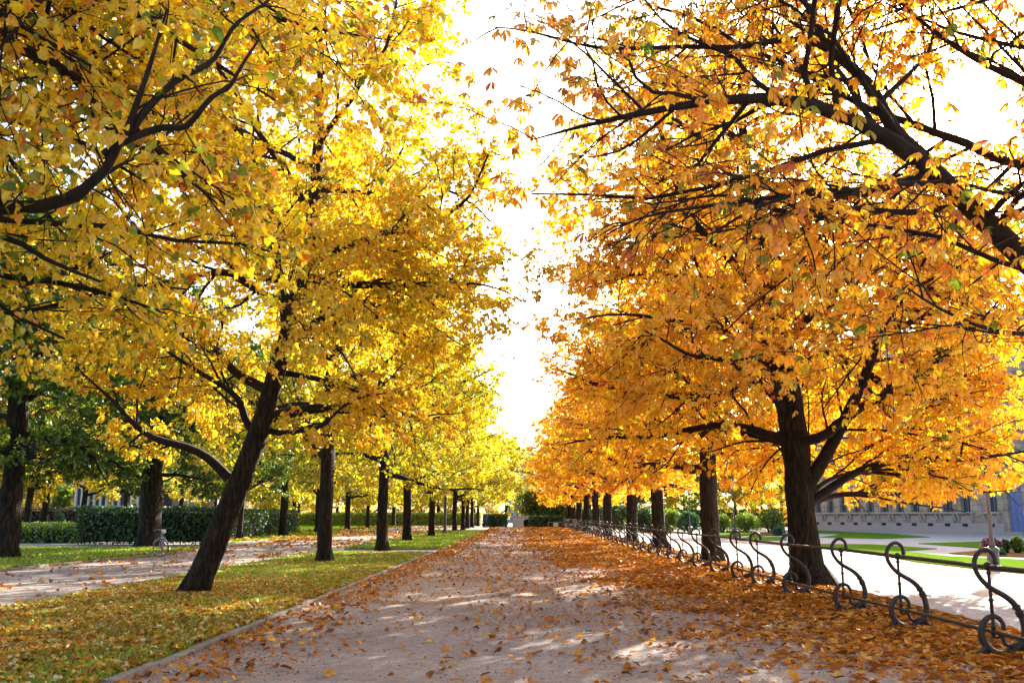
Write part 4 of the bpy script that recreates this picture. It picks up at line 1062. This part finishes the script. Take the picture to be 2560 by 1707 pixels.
for (ops, arch) in ((op1, True), (op2, False), (op3, False)):
    for uc, h, sill, spr, _ in ops:
        if arch and abs(uc - du) < .01: continue
        top = spr + (h if arch else 0)
        mb = MB(); t = .05
        mb.box((uc - h, .30, sill), (uc - h + t, .38, top - (h * .55 if arch else 0))); mb.box((uc + h - t, .30, sill), (uc + h, .38, top - (h * .55 if arch else 0)))
        mb.box((uc - .03, .31, sill), (uc + .03, .37, top)); mb.box((uc - h + t, .305, sill + (spr - sill) * .62), (uc - .032, .365, sill + (spr - sill) * .62 + .06)); mb.box((uc + .032, .305, sill + (spr - sill) * .62), (uc + h - t, .365, sill + (spr - sill) * .62 + .06))
        wn = mb.build('window', M['frame_blue'], pal)
        prof = [(uc - h, spr), (uc + h, spr)] if not arch else [(uc - h * math.cos(a), spr + h * math.sin(a)) for a in np.linspace(0, PI, 11)]
        ring = [(uc - h, sill)] + prof + [(uc + h, sill)]
        mb = MB(); mb.add([(x, .42, z) for x, z in ring], [tuple(range(len(ring)))]); mb.build('pane', M['glass'], wn)
        mb = MB(); mb.box((uc - h * 1.9, -.34, sill - .17), (uc + h * 1.9, -.004, sill - .02))
        if arch:
            for sg in (-1, 1):
                x = uc + sg * h * 1.45
                mb.add([(x - .12, -.30, sill - .174), (x + .12, -.30, sill - .174), (x + .12, -.004, sill - .174), (x - .12, -.004, sill - .174), (x - .10, -.08, sill - .75), (x + .10, -.08, sill - .75), (x + .10, -.004, sill - .75), (x - .10, -.004, sill - .75)], [(0, 1, 2, 3), (4, 7, 6, 5), (0, 4, 5, 1), (1, 5, 6, 2), (3, 7, 4, 0)])
        mb.build('sill', M['stone'], wn)
        if arch:
            mb = MB(); mb.box((uc - h, -.05, sill - .95), (uc + h, -.003, sill - .3)); mb.build('panel', M['stone'], wn)
            mb = MB(); mb.box((uc - h * .55, -.215, .66), (uc + h * .55, -.203, .90)); mb.build('basement_vent', M['dark'], wn)
# blue door
mb = MB(); mb.box((du - dhw, .25, .25), (du - .01, .36, 4.4)); mb.box((du + .01, .25, .25), (du + dhw, .36, 4.4))
prof = [(du - dhw * math.cos(a), 4.4 + dhw * math.sin(a)) for a in np.linspace(0, PI, 13)]
mb.add([(x, .33, z) for x, z in prof], [tuple(range(len(prof)))[::-1]])
door = mb.build('door', M['blue_door'], pal)
mb = MB()
for sg in (-1, 1):
    for k in range(6):
        c = du + sg * dhw * .5; z = .45 + k * .65
        for q in (0.0, 0.07): mb.box((c - dhw * .33 + q, .215 - q * .4, z + q), (c + dhw * .33 - q, .249 - q * .4 + (.0 if q == 0 else .0), z + .52 - q))
mb.build('panel', M['blue_door'], door)
mb = MB(); mb.box((du - dhw - .6, -1.2, 0), (du + dhw + .6, -.005, .12)); mb.box((du - dhw - .4, -.8, .124), (du + dhw + .4, -.005, .245)); mb.build('step', M['stone'], pal)

# ------------------------------------------------------------------ far buildings
def house(name, px0, px1, Y, H, depth, wall, label, cols, rows, rng0, win='glass', roof=True, roof_h=2.5, frame=None, dome=False):
    x0, x1 = hx(px0, Y), hx(px1, Y)
    e = empty(name, ((x0 + x1) / 2, Y, 0), label, 'building'); hwid = (x1 - x0) / 2
    mb = MB(); mb.box((-hwid, 0, 0), (hwid, depth, H)); mb.build('wall', wall, e)
    if roof:
        mb = MB(); mb.box((-hwid - .3, -.3, H + .004), (hwid + .3, depth + .3, H + .35)); mb.build('cornice', M['stone'], e)
        mb = MB(); mb.add([(-hwid - .2, -.2, H + .354), (hwid + .2, -.2, H + .354), (hwid + .2, depth + .2, H + .354), (-hwid - .2, depth + .2, H + .354), (-hwid + roof_h, depth * .5, H + roof_h), (hwid - roof_h, depth * .5, H + roof_h)], [(0, 1, 5, 4), (2, 3, 4, 5), (1, 2, 5), (3, 0, 4), (3, 2, 1, 0)]); mb.build('roof', M['roof'], e)
    z0, z1, ww, wh = rng0
    for r in range(rows):
        for c in range(cols):
            x = -hwid + (c + .5) * 2 * hwid / cols; z = z0 + (z1 - z0) * r / max(1, rows - 1)
            mb = MB(); t = .09
            mb.box((x - ww / 2 - t, -.06, z - t), (x + ww / 2 + t, -.003, z)); mb.box((x - ww / 2 - t, -.06, z + wh), (x + ww / 2 + t, -.003, z + wh + t)); mb.box((x - ww / 2 - t, -.055, z), (x - ww / 2, -.003, z + wh)); mb.box((x + ww / 2, -.055, z), (x + ww / 2 + t, -.003, z + wh)); mb.box((x - .04, -.05, z), (x + .04, -.02, z + wh))
            wd = mb.build('window', frame or M['white'], e)
            mb = MB(); mb.add([(x - ww / 2, -.012, z), (x + ww / 2, -.012, z), (x + ww / 2, -.012, z + wh), (x - ww / 2, -.012, z + wh)], [(0, 1, 2, 3)]); mb.build('pane', M[win], wd)
    return e
house('distant_building', 1268, 1345, 215, 14.5, 12, M['blue_wall'], 'distant bluish building seen through the gap at the end of the path', 4, 4, (1.5, 11.2, 1.1, 2.0))
house('pale_house', 428, 532, 112, 6.4, 9, M['stone'], 'pale stone house behind the dark hedge', 3, 2, (1.0, 4.2, .9, 1.5))
# glass pavilion with white posts
Yp = 108; x0, x1 = hx(185, Yp), hx(372, Yp)
e = empty('glass_pavilion', ((x0 + x1) / 2, Yp, 0), 'glass pavilion with white posts behind the hedges', 'building'); hwid = (x1 - x0) / 2
mb = MB(); mb.box((-hwid, .3, 0), (hwid, 7, 4.9)); mb.build('glazing', M['glass'], e)
for i in range(13):
    x = -hwid + 2 * hwid * i / 12; mb = MB(); mb.box((x - .11, -.05, 0), (x + .11, .29, 5)); mb.build('column', M['white'], e)
mb = MB(); mb.box((-hwid - .5, -.6, 5.004), (hwid + .5, 7.5, 5.4)); mb.build('roof', M['white'], e)
mb = MB(); mb.box((-hwid, .05, 2.6), (hwid, .25, 2.72)); mb.build('transom', M['white'], e)
# gateway at the end of the path
Yg = 136; x0, x1 = hx(1281, Yg), hx(1327, Yg); zt = EYE + (1288 - 1293) / F * Yg + .1
e = empty('stone_gateway', ((x0 + x1) / 2, Yg, 0), 'small pale grey stone gateway with dark arch at the end of the path', 'gateway'); hwid = (x1 - x0) / 2
mb = MB(); ca = .8; ra = .55
mb.box((-hwid, 0, 0), (ca - ra, .8, zt)); mb.box((ca + ra, 0, 0), (hwid + .3, .8, zt))
pr = [(ca - ra * math.cos(a), .55 + ra * math.sin(a)) for a in np.linspace(0, PI, 9)]
for (a0, b0), (a1, b1) in zip(pr[:-1], pr[1:]): mb.add([(a0, 0, b0), (a1, 0, b1), (a1, 0, zt), (a0, 0, zt), (a0, .8, b0), (a1, .8, b1), (a1, .8, zt), (a0, .8, zt)], [(0, 1, 2, 3), (0, 4, 5, 1), (7, 6, 5, 4)])
mb.build('wall', M['pale_stone'], e)
mb = MB(); mb.box((-hwid - .12, -.12, zt + .003), (hwid + .4, .92, zt + .16)); mb.build('coping', M['pale_stone'], e)
mb = MB(); mb.box((ca - ra + .01, .5, 0), (ca + ra - .01, .56, 1.0)); mb.build('gate', M['dark'], e)

# ------------------------------------------------------------------ lamp posts
def lamp(base, H, label, group, lantern=True, rz=0.0):
    e = empty('lamp_post', (base[0], base[1], 0), label, 'lamp post', group, rz)
    mb = MB(); mb.lathe([(.20, 0), (.20, .16), (.17, .2), (.17, .55), (.20, .58), (.20, .64), (.12, .70)], n=8, rot=PI / 8)
    mb.build('pedestal', M['lamp_paint'], e)
    mb = MB(); mb.lathe([(.085, .70), (.075, .85), (.06, .9), (.055, 1.6), (.075, 1.63), (.075, 1.68), (.05, 1.72), (.04, H - .35), (.06, H - .33), (.06, H - .28), (.035, H - .22), (.035, H)], n=12)
    mb.build('shaft', M['lamp_paint'], e)
    mb = MB(); mb.tube([(-.32, 0, H - .18), (.32, 0, H - .18)], .016, 7)
    for sg in (-1, 1): mb.ball((sg * .33, 0, H - .18), .028, 8)
    mb.build('ladder_bar', M['lamp_paint'], e)
    mb = MB(); mb.lathe([(.14, H + .03), (.27, H + .52)], n=6); mb.build('lantern_glass', M['frosted'], e)
    mb = MB(); mb.lathe([(.15, H), (.15, H + .028)], n=6)
    for k in range(6):
        a = k * PI / 3; mb.tube([(.142 * math.cos(a), .142 * math.sin(a), H + .02), (.272 * math.cos(a), .272 * math.sin(a), H + .53)], .012, 5)
    mb.lathe([(.31, H + .525), (.30, H + .56), (.12, H + .74), (.10, H + .80), (.05, H + .84), (.03, H + .95), (.012, H + 1.0)], n=6); mb.build('lantern_cap', M['lamp_paint'], e)
    return e
g = G(2486, 1427); lamp(g, 3.2, 'grey lamp post standing by the pink flowers', 'lamp posts on the forecourt')
g = G(1838, 1343); lamp(g, 3.5, 'small distant lamp post between the round bright bushes', 'lamp posts on the forecourt')
g = G(1726, 1337); lamp(g, 3.4, 'distant pale lamp post just left of the second fence-side trunk', 'lamp posts on the forecourt')
g = G(1113, 1335); e = empty('lamp_post', (LX + .1, g[1], 0), 'slim dark lamp post on the second grass strip between left row trunks', 'lamp post', 'dark posts on the left')
mb = MB(); mb.lathe([(.19, 0), (.19, .3), (.15, .4), (.13, .5), (.12, 3.6), (.14, 3.63), (.14, 3.7), (.07, 3.8), (.06, 4.3)], n=10); mb.build('shaft', M['lamp_paint'], e)
mb = MB(); mb.lathe([(.12, 4.31), (.26, 4.85)], n=6); mb.build('lantern_glass', M['frosted'], e)
mb = MB(); mb.lathe([(.30, 4.855), (.29, 4.9), (.1, 5.1), (.02, 5.25)], n=6); mb.build('lantern_cap', M['lamp_paint'], e)
# notice board and small blue sign at the far end of the path
g = G(1387, 1318); e = empty('notice_board', (g[0], 125.5, 0), 'small white notice board on a low barrier at the far end of the path', 'sign')
mb = MB(); mb.box((-.33, -.02, .10), (.33, .02, .62)); mb.build('board', M['white'], e)
mb = MB(); mb.tube([(-1.0, .05, 0), (-1.0, .05, .78)], .03, 6); mb.tube([(1.1, .05, 0), (1.1, .05, .78)], .03, 6); mb.tube([(-1.0, .05, .7), (1.1, .05, .7)], .025, 6); mb.build('barrier', M['stone'], e)
X = hx(1412, 124.5); e = empty('bollard', (X, 124.5, 0), 'pale stone bollard where the iron fence ends', 'bollard'); mb = MB(); mb.lathe([(.14, 0), (.14, .1), (.11, .14), (.11, 1.05), (.14, 1.08), (.13, 1.2), (.05, 1.28)], n=10); mb.build('shaft', M['stone'], e)
X = hx(1216.5, 130); e = empty('blue_sign', (X, 130, 0), 'small blue sign plate on a dark post before the short box hedge', 'sign')
mb = MB(); mb.tube([(0, .04, 0), (0, .04, 2.6)], .04, 7); mb.build('post', M['lamp_paint'], e)
mb = MB(); mb.box((-.2, -.02, 1.1), (.2, .02, 1.65)); mb.build('plate', M['blue_sign'], e)

# ------------------------------------------------------------------ bicycle
bk = G(403, 1390)
bike = empty('bicycle', (bk[0], bk[1], 0), 'lilac bicycle parked on the lawn edge by the thick dark trunk', 'bicycle', rz=R_(-74))
# built along local x: front wheel at +x
rw = .335
def wheel(x, yaw=0.0):
    mb = MB(); mb.tube([(rw * math.cos(a), 0, rw * math.sin(a)) for a in np.linspace(0, 2 * PI, 33)[:-1]], .019, 7, closed=True); wl = mb.build('wheel', M['rubber'], bike)
    wl.location = (x, 0, rw + .02); wl.rotation_euler = (0, 0, yaw)
    mb = MB(); mb.tube([(.312 * math.cos(a), 0, .312 * math.sin(a)) for a in np.linspace(0, 2 * PI, 33)[:-1]], .012, 6, closed=True); mb.build('rim', M['chrome'], wl)
    mb = MB(); mb.tube([(0, -.04, 0), (0, .04, 0)], .02, 8)
    for k in range(18):
        a = k * PI / 9 ; mb.tube([(.0, (-1) ** k * .02, 0), (.31 * math.cos(a), 0, .31 * math.sin(a))], .0018, 3)
    mb.build('spokes', M['chrome'], wl); return wl
steer = R_(62)
wheel(-.52); wheel(.54, steer)
mb = MB(); fr = .017
bb, st_, hd0, hd1, rx_ = (-.06, 0, .29), (-.24, 0, .78), (.36, 0, .66), (.33, 0, .82), (-.52, 0, .355)
for a, b_ in ((bb, st_), (bb, hd0), (hd0, hd1)): mb.tube([a, b_], fr, 7)
mb.tube([(st_[0] * .8 + bb[0] * .2, 0, .68), (.05, 0, .52), (hd0[0], 0, hd0[2] - .01)], fr, 7)
for sg in (-1, 1): mb.tube([(bb[0], sg * .03, bb[2]), (rx_[0], sg * .055, rx_[2])], .010, 6); mb.tube([(st_[0], sg * .02, .74), (rx_[0], sg * .055, rx_[2])], .009, 6)
mb.build('frame', M['lilac'], bike)
mb = MB(); cs, sn = math.cos(steer), math.sin(steer)
for sg in (-1, 1): mb.tube([(hd0[0] - sg * .04 * sn * 0, sg * .04, .68), (.45, sg * .05, .5), (.54 - sg * .05 * sn, sg * .05 * cs, .355)], .012, 6)
mb.tube([hd1, (.32, 0, .98)], .013, 7); mb.build('fork', M['lilac'], bike)
mb = MB(); hp = [(-.20, .30, 1.0), (-.05, .29, 1.05), (.06, .14, 1.04), (.06, 0, 1.0), (.06, -.14, 1.04), (-.05, -.29, 1.05), (-.20, -.30, 1.0)]
mb.tube([(.30 + x * cs - y * sn, x * sn + y * cs, z) for x, y, z in hp], .012, 7); mb.build('handlebar', M['chrome'], bike)
mb = MB(); mb.tube([st_, (-.27, 0, .92)], .013, 7); mb.build('seat_post', M['chrome'], bike)
mb = MB(); mb.tube([(-.40, 0, .955), (-.34, 0, .96), (-.26, 0, .955), (-.16, 0, .95), (-.10, 0, .945)], [.06, .095, .075, .04, .022], 9); mb.build('saddle', M['white'], bike)
for x0, yw in ((-.52, 0), (.54, steer)):
    mb = MB(); q = [(.365 * math.cos(a), 0, .365 * math.sin(a)) for a in np.linspace(R_(25 if x0 > 0 else 35), R_(165), 14)]; mb.tube(q, .017, 6); o = mb.build('mudguard', M['chrome'], bike); o.location = (x0, 0, rw + .02); o.rotation_euler = (0, 0, yw)
mb = MB(); mb.tube([(-.30, .06, .74), (-.72, .06, .745)], .007, 5); mb.tube([(-.30, -.06, .74), (-.72, -.06, .745)], .007, 5); mb.tube([(-.72, -.06, .745), (-.72, .06, .745)], .007, 5)
for sg in (-1, 1): mb.tube([(-.66, sg * .06, .74), (-.52, sg * .07, .36)], .006, 5)
mb.build('rack', M['chrome'], bike)
mb = MB(); mb.lathe([(.085, -.004), (.085, .004)], n=16); o = mb.build('chainring', M['chrome'], bike); o.location = (bb[0], -.06, bb[2]); o.rotation_euler = (PI / 2, 0, 0)
for sg in (-1, 1):
    mb = MB(); mb.tube([(bb[0], sg * .075, bb[2]), (bb[0] + sg * .10, sg * .085, bb[2] - sg * .13)], .01, 6); mb.box((bb[0] + sg * .10 - .04, sg * .13 - .045, bb[2] - sg * .13 - .012), (bb[0] + sg * .10 + .04, sg * .13 + .045, bb[2] - sg * .13 + .012)); mb.build('pedal', M['rubber'], bike)
mb = MB(); mb.tube([(-.14, .03, .3), (-.24, .16, .03)], .009, 5); mb.build('kickstand', M['chrome'], bike)
print('COUNTS', COUNT)
